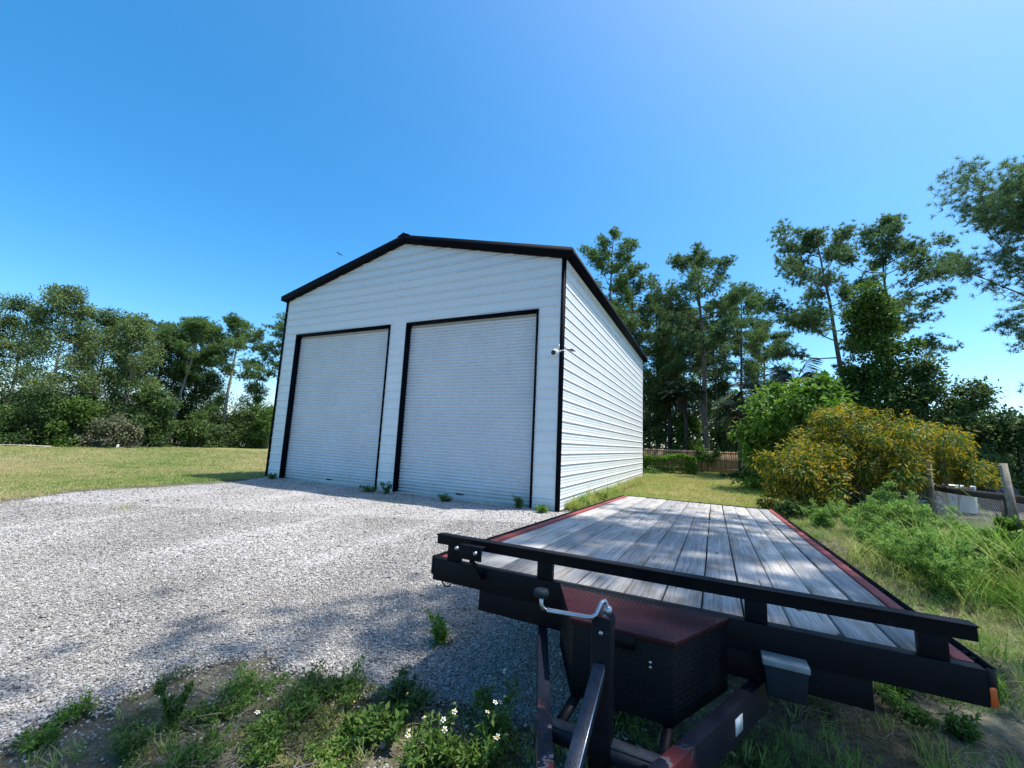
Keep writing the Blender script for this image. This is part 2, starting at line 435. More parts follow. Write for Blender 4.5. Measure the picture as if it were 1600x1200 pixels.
sheet('lawn', np.arange(-3, 22, 0.25), np.arange(7, 30, 0.25), -0.0035, M['lawn'], lambda x, y: jit(LAWN_R)(x, y) & ~bldg_in(x, y, -0.3), sink=0.03)
sheet('gravel_drive', np.arange(-16, 2.6, 0.07), np.arange(-2, 13.4, 0.07), 0.004, M['gravel'], lambda x, y: gravel_in(x, y) & ~bldg_in(x, y, -0.2), sink=0.03)

# gravel stones
def stone_proto(i):
    r = np.random.default_rng(100 + i)
    b = MB(); n = 7; V = []
    for k, (rr, z) in enumerate(((0.35, -0.42), (0.95, -0.12), (0.8, 0.28), (0.3, 0.48))):
        th = np.arange(5) / 5 * 2 * np.pi + k * 0.6 + r.normal(0, 0.15, 5); q = rr * r.uniform(0.75, 1.2, 5)
        V += [(a * math.cos(t) * 0.5, a * math.sin(t) * 0.5 * 0.8, z * 0.7 + r.normal(0, 0.05)) for a, t in zip(q, th)]
    F = []
    for k in range(3):
        for j in range(5): F.append((k * 5 + j, k * 5 + (j + 1) % 5, k * 5 + 5 + (j + 1) % 5, k * 5 + 5 + j))
    F += [(4, 3, 2, 1, 0), (15, 16, 17, 18, 19)]
    b.add(V, F); return b.build('gravel_stone', M['stone'], link=False)
stones = proto_collection('gravel_stones', [stone_proto(i) for i in range(5)])
def pts_in(n, x0, x1, y0, y1, fn):
    x = rng.uniform(x0, x1, n); y = rng.uniform(y0, y1, n); k = fn(x, y); return x[k], y[k]
def vis(x, y, lim=1.42, ymin=0.6):
    return (y > ymin) & (np.abs(x) < lim * y + 0.8)
def gravel_pts():
    xs, ys, ss = [], [], []
    for n, y0, y1, x0, x1, s in ((170000, 1.0, 4.0, -5, 2.0, 0.0115), (110000, 4.0, 7.2, -9.5, 2.6, 0.0145), (30000, 7.2, 12.6, -12, 2.4, 0.018)):
        x, y = pts_in(n, x0, x1, y0, y1, lambda x, y: vis(x, y))
        k = gravel_in(x, y, 0.22) & ~bldg_in(x, y, 0.0)
        uu = (x - BO[0]) * BU[0] + (y - BO[1]) * BU[1]; vv = (x - BO[0]) * BV[0] + (y - BO[1]) * BV[1]
        trk = np.zeros(len(x))                        # wheel tracks pressed into the drive, leading to the doors
        for c_ in (1.6, 3.2, 5.7, 7.3): trk = np.maximum(trk, np.exp(-((uu - c_ - 0.35 * np.sin(vv * 0.3) - 0.05 * vv) / 0.22) ** 2))
        k &= rng.uniform(0, 1, len(x)) > 0.72 * trk
        x, y = x[k], y[k]
        xs.append(x); ys.append(y); ss.append(s * rng.lognormal(0, 0.38, len(x)))
    # strays thrown over the edge
    x, y = pts_in(60000, -5, 2.2, 0.9, 4.5, lambda x, y: vis(x, y)); k = inpoly(x + rng.normal(0, 0.3, len(x)), y + np.abs(rng.normal(0, 0.45, len(x))), GRAVEL)
    xs.append(x[k]); ys.append(y[k]); ss.append(0.0115 * rng.lognormal(0, 0.35, k.sum()))
    return np.concatenate(xs), np.concatenate(ys), np.concatenate(ss)
x, y, s = gravel_pts(); n = len(x)
scatter('gravel', np.stack([x, y, tz(x, y) + 0.004 + s * 0.15], -1), np.stack([rng.uniform(-0.6, 0.6, n), rng.uniform(-0.6, 0.6, n), rng.uniform(0, 6.28, n)], -1),
        np.stack([s, s * rng.uniform(0.7, 1.2, n), s * rng.uniform(0.4, 0.85, n)], -1), rng.integers(0, 5, n), stones, 'loose grey crushed stone covering the driveway', 'gravel')

# ================================================================== METAL GARAGE
BW, BD = 9.149, 11.717
SL = 0.248                                            # roof pitch
RX = -BW / 2
def roof_z(x): return 5.645 + SL * (BW / 2 - abs(x - RX))  # roof top over wall x
gar = empty('metal_garage', (BO[0], BO[1], 0.0), -BYAW, 'white ribbed metal garage with black trim and two tall roll-up doors', 'garage')
PITCHZ = 0.2286
def course_profile(z0, z1):
    """(z, out) points of one course, a trapezoid rib at its lower edge and two fine creases"""
    base = [(0.0, 0.001), (0.004, 0.0125), (0.026, 0.0125), (0.040, 0.001), (0.098, 0.0), (0.103, 0.0018), (0.110, 0.0018), (0.115, 0.0), (0.160, 0.0), (0.165, 0.0018), (0.172, 0.0018), (0.177, 0.0), (0.2276, 0.0)]
    k = round(z0 / PITCHZ - 1e-6 - 0.499) if False else math.floor(z0 / PITCHZ + 1e-6)
    zz = np.array([p[0] + k * PITCHZ for p in base]); oo = np.array([p[1] for p in base])
    zs = [z0] + [q for q in zz if z0 + 1e-4 < q < z1 - 1e-4] + [z1]
    return [(q, float(np.interp(q, zz, oo))) for q in zs]
def course(lo_fn, hi_fn, z0, z1, face):
    pr = course_profile(z0, z1); V = []
    for z, o_ in pr:
        a, b_ = lo_fn(z), hi_fn(z)
        if face == 'front': V += [(a, -o_, z), (b_, -o_, z)]
        else: V += [(o_, a, z), (o_, b_, z)]
    F = [(2 * i, 2 * i + 1, 2 * i + 3, 2 * i + 2) for i in range(len(pr) - 1)]
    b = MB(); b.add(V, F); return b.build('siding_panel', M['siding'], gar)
ZD = 4.305
DOORS = ((-8.539, -4.824), (-4.281, -0.5695))
top_lim = lambda x: roof_z(x) - 0.09
ncr = int(math.ceil(6.75 / PITCHZ))
for k in range(ncr):
    z0, z1 = k * PITCHZ + 0.0008, (k + 1) * PITCHZ - 0.0008
    def gl(z):
        zt = 5.645 - 0.09
        return -BW + max(0.0, (z - zt) / SL)
    def gr(z):
        zt = 5.645 - 0.09
        return -max(0.0, (z - zt) / SL)
    if z1 > 6.66: z1 = 6.66
    if z0 >= 6.65: break
    segs = [(lambda z: -BW, lambda z: DOORS[0][0]), (lambda z: DOORS[0][1], lambda z: DOORS[1][0]), (lambda z: DOORS[1][1], lambda z: 0.0)]
    if z1 <= ZD:
        for a, b_ in segs: course(a, b_, z0, z1, 'front')
    elif z0 < ZD:
        for a, b_ in segs: course(a, b_, z0, ZD - 0.001, 'front')
        course(gl, gr, ZD, z1, 'front')
    else: course(gl, gr, z0, z1, 'front')
    if z0 < 5.55: course(lambda z: 0.0, lambda z: BD, z0, min(z1, 5.56), 'side')
b = MB()   # the walls out of sight
b.add([(-BW, 0, 0), (-BW, BD, 0), (-BW, BD, 5.55), (-BW, 0, 5.55)], [(0, 1, 2, 3)])
b.add([(-BW, BD, 0), (0, BD, 0), (0, BD, 5.55), (RX, BD, 6.68), (-BW, BD, 5.55)], [(0, 1, 2, 3, 4)])
b.build('wall', M['siding'], gar)
b = MB(); b.box(-BW + .03, -.03, .03, BD - .03, -0.3, 0.012); b.box(DOORS[0][0] + .02, DOORS[0][1] - .02, -.06, .05, -.3, .0105); b.box(DOORS[1][0] + .02, DOORS[1][1] - .02, -.06, .05, -.3, .0105)
b.build('floor_slab', M['concrete'], gar)
# roof: two ribbed slopes, ridge cap, trims
OVS, OVF = 0.19, 0.10
for sgn in (1, -1):
    b = MB(); prof = []
    y = -OVF
    while y < BD + OVF:
        for dy, dz in ((0, 0), (0.17, 0), (0.182, 0.018), (0.215, 0.018)):
            if y + dy < BD + OVF: prof.append((y + dy, dz))
        y += 0.2286
    prof.append((BD + OVF, 0.0))
    V = []
    for yy, dz in prof:
        xe = OVS if sgn > 0 else -BW - OVS
        ze = 5.645 - SL * OVS
        V += [(xe, yy, ze + dz), (RX, yy, roof_z(RX) + dz)]
    F = [(2 * i, 2 * i + 1, 2 * i + 3, 2 * i + 2) for i in range(len(prof) - 1)]
    b.add(V, F); b.build('roof', M['roof'], gar)
b = MB(); zr = roof_z(RX) + 0.022
b.prism([(RX - 0.20, zr - SL * 0.2), (RX - 0.05, zr + 0.012), (RX, zr + 0.045), (RX + 0.05, zr + 0.012), (RX + 0.20, zr - SL * 0.2), (RX, zr - 0.02)], 'y', -OVF - 0.015, BD + OVF + 0.015)
b.build('ridge_cap', M['trim'], gar)
# rake trim on the gables (fascia and soffit in one black pressing), eave trim on the sides
for yf, yb in ((-OVF - 0.012, 0.0), (BD, BD + OVF + 0.012)):
    b = MB(); h_ = 0.215
    xe = OVS + 0.012; ze = 5.645 - SL * xe - 0.006; zt_ = roof_z(RX) - 0.006
    b.prism([(xe, ze), (RX, zt_), (-BW - xe, ze), (-BW - xe, ze - 0.14), (-BW - 0.02, ze - h_ + 0.02), (RX, zt_ - h_), (0.02, ze - h_ + 0.02), (xe, ze - 0.14)], 'y', yf, yb - 0.0012 if yf < 0 else yb)
    b.build('rake_trim', M['trim'], gar)
for sgn in (1, -1):
    b = MB(); xa = OVS + 0.008; z_ = 5.645 - SL * OVS
    pl = [(0.024, z_ - 0.05), (xa, z_ - 0.006), (xa + 0.006, z_ - 0.15), (xa - 0.02, z_ - 0.155), (0.024, z_ - 0.19)]
    if sgn < 0: pl = [(-BW - a, c) for a, c in pl]
    b.prism(pl, 'y', 0.0, BD); b.build('eave_trim', M['trim'], gar)
# corner trims
for x0, x1, y0, y1 in ((-0.055, 0.026, -0.026, 0.060), (-BW - 0.026, -BW + 0.055, -0.026, 0.060), (-0.055, 0.026, BD - 0.06, BD + 0.01)):
    b = MB(); b.box(x0, x1, y0, y1, 0.0, 5.47); b.build('corner_trim', M['trim'], gar)
b = MB(); b.box(0.0, 0.024, 0.062, BD - 0.062, 5.40, 5.56); b.build('eave_flashing', M['siding'], gar)
# roll-up doors
for di, (xa, xb) in enumerate(DOORS):
    dn = empty('roll_up_door', (0, 0, 0)); dn.parent = gar
    dn['label'] = ('wide grey roll-up door nearer the lit corner', 'wide grey roll-up door nearer the lawn')[1 - di]
    b = MB(); pr = []; z = 0.03; p_ = 0.0775
    while z < 4.19:
        for f_, o_ in ((0, 0), (0.10, 0.003), (0.20, 0.027), (0.40, 0.031), (0.66, 0.028), (0.84, 0.010), (0.92, 0.001)): pr.append((z + f_ * p_, o_))
        z += p_
    pr.append((4.2625, 0.0))
    V = []
    for z, o_ in pr: V += [(xa + 0.03, 0.155 - o_, z), (xb - 0.03, 0.155 - o_, z)]
    b.add(V, [(2 * i, 2 * i + 1, 2 * i + 3, 2 * i + 2) for i in range(len(pr) - 1)])
    b.build('curtain', M['curtain'], dn)
    b = MB(); b.box(xa + 0.03, xb - 0.03, 0.120, 0.165, 0.012, 0.052); b.build('bottom_bar', M['curtain'], dn)
    for x0, x1 in ((xa, xa + 0.045), (xb - 0.045, xb)):
        b = MB(); b.box(x0, x1, -0.030, 0.19, 0.0, 4.262); b.build('door_jamb', M['trim'], dn)
    b = MB(); b.box(xa, xb, -0.030, 0.19, 4.263, ZD + 0.006); b.build('door_header', M['trim'], dn)
    b = MB(); b.box((xa + xb) / 2 - 0.10, (xa + xb) / 2 + 0.10, 0.118, 0.132, 0.10, 0.125); b.build('lift_handle', M['trim'], dn)
b = MB(); b.box(-8.6, -0.5, 0.35, 0.37, 0.012, 4.6); b.build('lining_wall', M['curtain'], gar)

# security camera on the lit corner
M['white_plastic'] = plain('white_plastic', (0.78, 0.78, 0.74), 0.35, 0, 0.05)
M['black_plastic'] = plain('black_plastic', (0.012, 0.012, 0.014), 0.2, 0, 0.1)
ca = P(871, 551, 8.42)
gm = Matrix.Rotation(-BYAW, 4, 'Z')
sec = empty('security_camera', tuple(ca), -BYAW, 'small white security camera with antenna and solar panel on garage corner', 'camera')
b = MB(); prof = [(0.02, -0.075), (0.055, -0.06), (0.068, -0.03), (0.068, 0.01), (0.055, 0.045), (0.02, 0.06)]
b.lathe(prof, (-0.03, -0.05, 0.0), 14, 'y'); b.build('housing', M['white_plastic'], sec, True)
b = MB(); b.lathe([(0.045, -0.082), (0.052, -0.07), (0.05, -0.055)], (-0.045, -0.055, -0.022), 14, 'y'); b.build('lens', M['black_plastic'], sec, True)
b = MB(); b.tube([(-0.03, 0.0, 0.03), (0.0, 0.06, 0.05), (0.02, 0.11, 0.05)], 0.014, 8); b.build('bracket', M['white_plastic'], sec, True)
b = MB(); b.tube([(0.025, -0.03, 0.02), (0.045, -0.03, 0.17)], 0.008, 6); b.build('antenna', M['white_plastic'], sec)
b = MB(); b.tube([(0.03, 0.02, 0.05), (0.13, 0.10, 0.06), (0.16, 0.25, 0.10)], 0.009, 6); b.build('arm', M['white_plastic'], sec)
b = MB(); b.box(0.13, 0.27, 0.18, 0.40, 0.095, 0.107); sp = b.build('solar_panel', M['black_plastic'], sec)

# ================================================================== TRAILER
TA, TP, TR_ = 0.4576, 0.0307, -0.002
lat = np.array([math.cos(TA), -math.sin(TA), 0]); ln = np.array([math.sin(TA), math.cos(TA), 0]); zz = np.array([0, 0, 1.0])
ln2 = math.cos(TP) * ln - math.sin(TP) * zz; z2 = math.sin(TP) * ln + math.cos(TP) * zz
LX = math.cos(TR_) * lat + math.sin(TR_) * z2; LZ = -math.sin(TR_) * lat + math.cos(TR_) * z2; LY = ln2
TO = np.array([0.5727, 1.8511, 0.7074])
tr = empty('flatbed_trailer', (0, 0, 0), 0, 'black flatbed trailer with weathered plank deck and red side rails', 'trailer')
tm = Matrix.Identity(4)
for i in range(3): tm[i][0] = LX[i]; tm[i][1] = LY[i]; tm[i][2] = LZ[i]; tm[i][3] = TO[i]
ZB = 0.70                                             # deck height above the empty, which sits on the ground
tm = tm @ Matrix.Translation((0, 0, -ZB))
tr.matrix_world = tm
class TB(MB):
    def build(s, name, mat, parent=None, smooth=False, bevel=0.0):
        for i in range(len(s.v)): s.v[i] = s.v[i] + np.array([0, 0, ZB])
        o = MB.build(s, name, mat, parent or tr, smooth)
        fixn(o)
        if bevel: bev(o, bevel)
        return o
def tworld(x, y, z): return TO + LX * x + LY * y + LZ * z

def steel_black():
    t = NT('worn_black_paint'); p = t.obj()
    a = t.noise(p, 9, 7, 0.7); d = t.noise(p, 60, 5, 0.7); e = t.noise(t.mapping(p, (1, 1, 3)), 3.0, 5, 0.65)
    c = t.ramp(a, [(0.3, (0.003, 0.0035, 0.006)), (0.62, (0.006, 0.006, 0.009)), (0.78, (0.018, 0.013, 0.012))])
    rust = t.ramp(t.math('ADD', t.math('MULTIPLY', d, 0.55), t.math('MULTIPLY', e, 0.55)), [(0.64, (0, 0, 0)), (0.70, (1, 1, 1))])
    t.col(t.mix(rust, c, (0.030, 0.017, 0.013)))
    t.l(t.ramp(a, [(0.3, (0.42, 0.42, 0.42)), (0.7, (0.68, 0.68, 0.68))]), t.b.inputs['Roughness'])
    t.set(Specular_IOR_Level=0.14); t.bump(d, 0.15, 0.003); return t.m
def steel_red():
    t = NT('faded_red_paint'); p = t.obj()
    a = t.noise(p, 5, 7, 0.7); d = t.noise(t.mapping(p, (9, 1, 9)), 9, 6, 0.7)
    c = t.ramp(a, [(0.3, (0.20, 0.035, 0.030)), (0.55, (0.30, 0.060, 0.050)), (0.75, (0.36, 0.095, 0.080))])
    c = t.mix(t.ramp(d, [(0.60, (0, 0, 0)), (0.70, (1, 1, 1))]), c, (0.09, 0.028, 0.024))
    t.col(c); t.set(Roughness=0.6, Specular_IOR_Level=0.35); t.bump(d, 0.15, 0.003); return t.m
def steel_tongue():
    t = NT('flaking_tongue_paint'); p = t.obj()
    a = t.noise(p, 8, 4, 0.55, 0.2); d = t.noise(p, 90, 6, 0.8); sp = t.noise(p, 4.5, 4)
    base = t.ramp(a, [(0.46, (0.005, 0.008, 0.016)), (0.52, (0.008, 0.012, 0.024)), (0.53, (0.16, 0.14, 0.14)), (0.545, (0.20, 0.14, 0.13)), (0.56, (0.17, 0.028, 0.026)), (0.8, (0.13, 0.024, 0.024))])
    sepc = t.n('SeparateXYZ'); t.l(p, sepc.inputs[0])
    keep = t.ramp(t.math('ADD', t.math('MULTIPLY', sepc.outputs[1], -1.2), t.math('MULTIPLY', sp, 0.5)), [(0.88, (0, 0, 0)), (0.97, (1, 1, 1))])
    c = t.mix(keep, (0.006, 0.009, 0.018), base)
    c = t.mix(t.ramp(d, [(0.58, (0, 0, 0)), (0.72, (1, 1, 1))]), c, (0.10, 0.055, 0.05))
    t.col(c); t.set(Roughness=0.55, Specular_IOR_Level=0.2); t.bump(d, 0.3, 0.003); return t.m
def tread(name, a, b_, spec=0.3):
    t = NT(name); p = t.obj()
    n1 = t.noise(p, 14, 6, 0.7); n2 = t.noise(p, 90, 4, 0.7)
    c = t.ramp(n1, [(0.3, a), (0.7, b_)])
    t.col(t.mix(t.ramp(n2, [(0.62, (0, 0, 0)), (0.75, (0.5, 0.5, 0.5))]), c, tuple(min(1, x * 2.0 + 0.012) for x in b_)))
    t.set(Roughness=0.48, Specular_IOR_Level=spec); t.bump(n2, 0.2, 0.002); return t.m
def wood_mat(name='weathered_plank', tone=1.0):
    t = NT(name); o = t.obj(); r = t.rnd()
    off = t.n('CombineXYZ'); t.l(t.math('MULTIPLY', r, 37.0), off.inputs[1]); t.l(t.math('MULTIPLY', r, 11.0), off.inputs[0])
    ad = t.n('VectorMath', operation='ADD'); t.l(o, ad.inputs[0]); t.l(off.outputs[0], ad.inputs[1]); p = ad.outputs[0]
    warp = t.noise(t.mapping(p, (3.0, 0.8, 1)), 1.6, 3)
    wv = t.n('CombineXYZ'); t.l(t.math('MULTIPLY', warp, 0.028), wv.inputs[0])
    ad2 = t.n('VectorMath', operation='ADD'); t.l(p, ad2.inputs[0]); t.l(wv.outputs[0], ad2.inputs[1]); p2 = ad2.outputs[0]
    grain = t.noise(t.mapping(p2, (90, 2.0, 1)), 1.0, 6, 0.65)
    fine = t.noise(t.mapping(p2, (320, 7, 1)), 1.0, 4, 0.7)
    blot = t.noise(t.mapping(p, (5, 1.6, 1)), 1.3, 5, 0.6)
    kn = t.n('TexVoronoi', feature='F1'); kn.inputs['Scale'].default_value = 1.0; t.l(t.mapping(p, (5.5, 1.9, 1)), kn.inputs['Vector'])
    knot = t.ramp(kn.outputs['Distance'], [(0.045, (1, 1, 1)), (0.085, (0, 0, 0))])
    c = t.ramp(grain, [(0.26, (0.13 * tone, 0.125 * tone, 0.12 * tone)), (0.42, (0.315 * tone, 0.305 * tone, 0.295 * tone)), (0.62, (0.44 * tone, 0.43 * tone, 0.42 * tone)), (0.8, (0.54 * tone, 0.53 * tone, 0.515 * tone))])
    c = t.mix(1.0, c, t.ramp(fine, [(0.3, (0.72, 0.72, 0.72)), (0.6, (1.1, 1.1, 1.1))]), 'MULTIPLY')
    c = t.mix(1.0, c, t.ramp(r, [(0.0, (0.70, 0.705, 0.72)), (1.0, (1.16, 1.12, 1.06))]), 'MULTIPLY')
    stain = t.ramp(blot, [(0.50, (1, 1, 1)), (0.62, (0.80, 0.73, 0.63)), (0.74, (0.42, 0.39, 0.36))])
    c = t.mix(0.85, c, stain, 'MULTIPLY')
    c = t.mix(knot, c, (0.07, 0.062, 0.058))
    crack = t.ramp(t.noise(t.mapping(p2, (46, 0.9, 1)), 1.0, 3, 0.5), [(0.262, (1, 1, 1)), (0.29, (0, 0, 0))])
    c = t.mix(crack, c, (0.025, 0.023, 0.022))
    t.col(c); t.set(Roughness=0.88, Specular_IOR_Level=0.25)
    hh = t.math('SUBTRACT', t.math('ADD', t.math('MULTIPLY', grain, 0.7), t.math('MULTIPLY', fine, 0.4)), t.math('MULTIPLY', crack, 1.0))
    t.bump(hh, 0.55, 0.004); return t.m
M['blk'] = steel_black(); M['red'] = steel_red(); M['tongue'] = steel_tongue()
M['tread_red'] = tread('oxide_tread_plate', (0.022, 0.0045, 0.0075), (0.044, 0.008, 0.012), 0.2)
M['tread_blk'] = tread('black_tread_plate', (0.004, 0.005, 0.007), (0.008, 0.009, 0.012), 0.16)
M['plank'] = wood_mat(tone=1.12)
M['zinc'] = plain('zinc_plated', (0.45, 0.47, 0.49), 0.32, 0.85, 0.15, 20, 0.1)
M['rubber'] = plain('rubber', (0.02, 0.02, 0.02), 0.8, 0, 0.3, 10, 0.2)
M['grey_plastic'] = plain('grey_plastic', (0.012, 0.020, 0.027), 0.6, 0, 0.2, 12, 0.1, spec=0.2)
M['lid_grey'] = plain('pale_grey_plastic', (0.20, 0.23, 0.24), 0.45, 0, 0.2, 20)
M['dusty'] = plain('dusty_steel', (0.035, 0.038, 0.045), 0.7, 0, 0.5, 30, 0.3, spec=0.2)
M['brace'] = plain('blue_black_steel', (0.012, 0.020, 0.036), 0.45, 0, 0.6, 25, 0.3, spec=0.35)
M['amber'] = plain('amber_lens', (0.65, 0.10, 0.015), 0.25, 0, 0.1)
M['label_white'] = plain('white_sticker', (0.62, 0.66, 0.66), 0.4, 0, 0.12, 40)

# deck planks: two runs, thirteen wide
PP = 0.157
edges = [-1.0] + [0.0885 + PP * k for k in range(-6, 6)] + [1.0]
edges[1] = 0.0885 - 6 * PP
prng = np.random.default_rng(5)
def plank(x0, x1, y0, y1, dz, tw):
    b = TB(); ny = 9; ys = np.linspace(y0, y1, ny); V = []
    wob = np.cumsum(prng.normal(0, 0.0009, ny)); wob -= wob.mean(); cup = prng.uniform(-0.001, 0.0025); c_ = 0.004
    xm = (x0 + x1) / 2
    for yy, wo in zip(ys, wob):
        t_ = (yy - y0) / (y1 - y0) - 0.5
        for px_, pz_ in ((x0, -0.038), (x0, -c_), (x0 + c_, 0.0), (xm, -cup), (x1 - c_, 0.0), (x1, -c_), (x1, -0.038)):
            V.append((px_ + wo, yy, pz_ + dz + tw * t_ * (px_ - xm)))
    F = []
    for i in range(ny - 1):
        for j in range(7): F.append((i * 7 + j, i * 7 + (j + 1) % 7, (i + 1) * 7 + (j + 1) % 7, (i + 1) * 7 + j))
    F += [tuple(range(7))[::-1], tuple(range((ny - 1) * 7, ny * 7))]
    b.add(V, F); return b.build('plank', M['plank'])
for i in range(len(edges) - 1):
    for row, (y0, y1) in enumerate(((0.056, 3.205), (3.218, 5.33))):
        g0, g1 = prng.uniform(0.001, 0.0075, 2)
        sh = prng.uniform(-0.012, 0.012) if (row == 1 and 0 < i < len(edges) - 2) else 0
        plank(edges[i] + g0 + (0.0015 if i == 0 else 0), edges[i + 1] - g1, y0 + prng.uniform(0, 0.005), y1 - prng.uniform(0, 0.005) - (0.035 if (row == 0 and i == 6) else 0), prng.uniform(-0.004, 0.002), prng.normal(0, 0.004))
# frame
b = TB(); b.prism([(0.0, -0.103), (0.0, 0.004), (0.052, 0.004), (0.052, -0.004), (0.008, -0.004), (0.008, -0.095), (0.052, -0.095), (0.052, -0.103)], 'x', -1.055, 1.055)
b.build('front_beam', M['blk'], bevel=0.002)
b = TB(); b.box(-0.773, 0.773, 0.012, 0.060, -0.201, -0.1035); b.build('gusset_beam', M['blk'], bevel=0.002)
for sg in (-1, 1):
    b = TB(); x0, x1 = sorted((sg * 1.002, sg * 1.050))
    b.prism([(x0, -0.10), (x1, -0.10), (x1, 0.006), (x0, 0.006)], 'y', 0.053, 5.345)
    o = b.build('side_rail', M['red'], bevel=0.002); o['label'] = 'faded red painted side rail'
    b = TB(); xa, xb = sorted((sg * 1.0755, sg * 1.0835))
    b.box(xa, xb, 0.02, 5.34, -0.075, 0.0085); b.build('rub_rail', M['blk'])
    for yy in (0.10, 0.30, 0.92, 1.54, 2.16, 2.78, 3.4, 4.02, 4.64, 5.26):
        b = TB(); xa, xb = sorted((sg * 1.0503, sg * 1.0752)); b.box(xa, xb, yy, yy + 0.008, -0.085, 0.0045); b.box(xa, xb, yy + 0.05, yy + 0.058, -0.085, 0.0045)
        b.build('stake_pocket', M['blk'])
    b = TB(); b.prism([(sg * 1.055, 0.0), (sg * 1.055, 0.012), (sg * 1.0835, 0.05), (sg * 1.0835, 0.02)], 'z', -0.08, 0.003); b.build('corner_plate', M['blk'])
b = TB(); b.box(-1.05, 1.05, 5.346, 5.40, -0.103, 0.004); b.build('rear_beam', M['blk'], bevel=0.002)
for sg in (-1, 1):
    b = TB(); x0, x1 = sorted((sg * 0.42, sg * 0.48)); b.box(x0, x1, 0.062, 5.34, -0.20, -0.105); b.build('main_beam', M['blk'])
for yy in np.arange(0.5, 5.2, 0.6):
    b = TB(); b.box(-1.0, 1.0, yy, yy + 0.05, -0.103, -0.046); b.build('cross_member', M['blk'])
# front rail and posts
b = TB(); b.prism([(-0.014, 0.132), (0.045, 0.132), (0.045, 0.126), (0.006, 0.126), (0.006, 0.081), (0.0, 0.081), (0.0, 0.126), (-0.014, 0.126)], 'x', -1.045, 1.045)
b.build('front_rail', M['blk'], bevel=0.0015)
for xc in (-0.942, -0.428, 0.436, 0.939):
    b = TB(); b.box(xc - 0.037, xc + 0.037, 0.0065, 0.044, 0.0045, 0.1255); b.build('rail_post', M['blk'], bevel=0.003)
# bracket on the rail
br = TB(); br.box(-0.865, -0.735, -0.062, -0.055, 0.045, 0.105); br.box(-0.865, -0.735, -0.062, -0.015, 0.105, 0.112)
bro = br.build('bracket', M['blk'], bevel=0.0015)
b = TB(); b.tube([(-0.795, -0.056, 0.045), (-0.775, -0.03, 0.01), (-0.745, -0.008, -0.045)], [0.014, 0.014, 0.013], 4, phase=0.78); b.build('bracket_arm', M['blk'])
for xx, zz_ in ((-0.875, 0.092), (-0.765, 0.083)):
    b = TB(); b.lathe([(0.009, -0.078), (0.011, -0.066), (0.011, -0.0625)], (xx, 0, zz_), 6, 'y'); b.build('bolt', M['zinc'])
# toolbox: trapezoid in plan, lid a little proud
def trap(f0, f1, bk, yb, yf): return [(-bk, yb), (bk, yb), (f1, yf), (-f1, yf)]
b = TB(); b.prism([(-0.335, -0.004), (0.335, -0.004), (0.170, -0.360), (-0.170, -0.360)], 'z', -0.25, -0.012); tbx = b.build('toolbox', M['tread_blk'], bevel=0.003)
b = TB(); b.prism([(-0.345, -0.002), (0.345, -0.002), (0.178, -0.370), (-0.178, -0.370)], 'z', -0.0115, 0.006); lid = b.build('lid', M['tread_red'], tbx, bevel=0.002)
lid['label'] = 'dull oxide red tread plate lid'
def tread_bars(name, mat, parent, o, ax, ay, inside, wd, hg, pitch=0.0165):
    """raised lozenges in alternating directions on a flat face: origin o, face axes ax, ay"""
    o = np.array(o, float); ax = unit(np.array(ax, float)); ay = unit(np.array(ay, float)); nz = np.cross(ax, ay); b = TB()
    for i in range(int(wd / pitch) + 1):
        for j in range(int(hg / pitch) + 1):
            a, c = (i + 0.5) * pitch, (j + 0.5) * pitch
            if not inside(a, c): continue
            d = unit(ax + ay) if (i + j) % 2 else unit(ax - ay); e = np.cross(nz, d); q = o + ax * a + ay * c
            V = [q + d * 0.0095, q + e * 0.0028, q - d * 0.0095, q - e * 0.0028, q + d * 0.005 + nz * 0.0014, q - d * 0.005 + nz * 0.0014]
            b.add(V, [(0, 1, 4), (1, 2, 5), (1, 5, 4), (2, 3, 5), (3, 0, 4), (3, 4, 5)])
    ob = b.build(name, mat, parent); ob['kind'] = 'stuff'; return ob
tread_bars('tread_pattern', M['tread_red'], lid, (-0.345, -0.370, 0.006), (1, 0, 0), (0, 1, 0), lambda a, c: abs(a - 0.345) < 0.178 + 0.167 * c / 0.368 - 0.012 and c < 0.358, 0.69, 0.368)
tread_bars('tread_pattern', M['tread_blk'], tbx, (-0.170, -0.3602, -0.25), (1, 0, 0), (0, 0, 1), lambda a, c: 0.008 < a < 0.332 and c < 0.225, 0.34, 0.238)
for sg in (-1, 1):
    a0 = np.array([0.170, -0.360, -0.25]); a1 = np.array([0.335, -0.004, -0.25])
    if sg < 0: a0, a1 = np.array([-0.335, -0.004, -0.25]), np.array([-0.170, -0.360, -0.25])
    dd = unit(a1 - a0); nn = np.cross(dd, [0, 0, 1.0]); L_ = np.linalg.norm(a1 - a0)
    tread_bars('tread_pattern', M['tread_blk'], tbx, a0 + nn * 0.0002, dd, (0, 0, 1), lambda a, c: 0.008 < a < L_ - 0.008 and c < 0.225, L_, 0.238)
b = TB(); b.box(-0.05, 0.05, -0.376, -0.3705, -0.05, -0.005); b.build('hasp', M['blk'], tbx)
for q in ((0.10, -0.075), (0.10, -0.090)):
    b = TB(); b.lathe([(0.005, -0.366), (0.006, -0.361)], (q[0], 0, q[1]), 6, 'y'); b.build('rivet', M['zinc'], tbx)
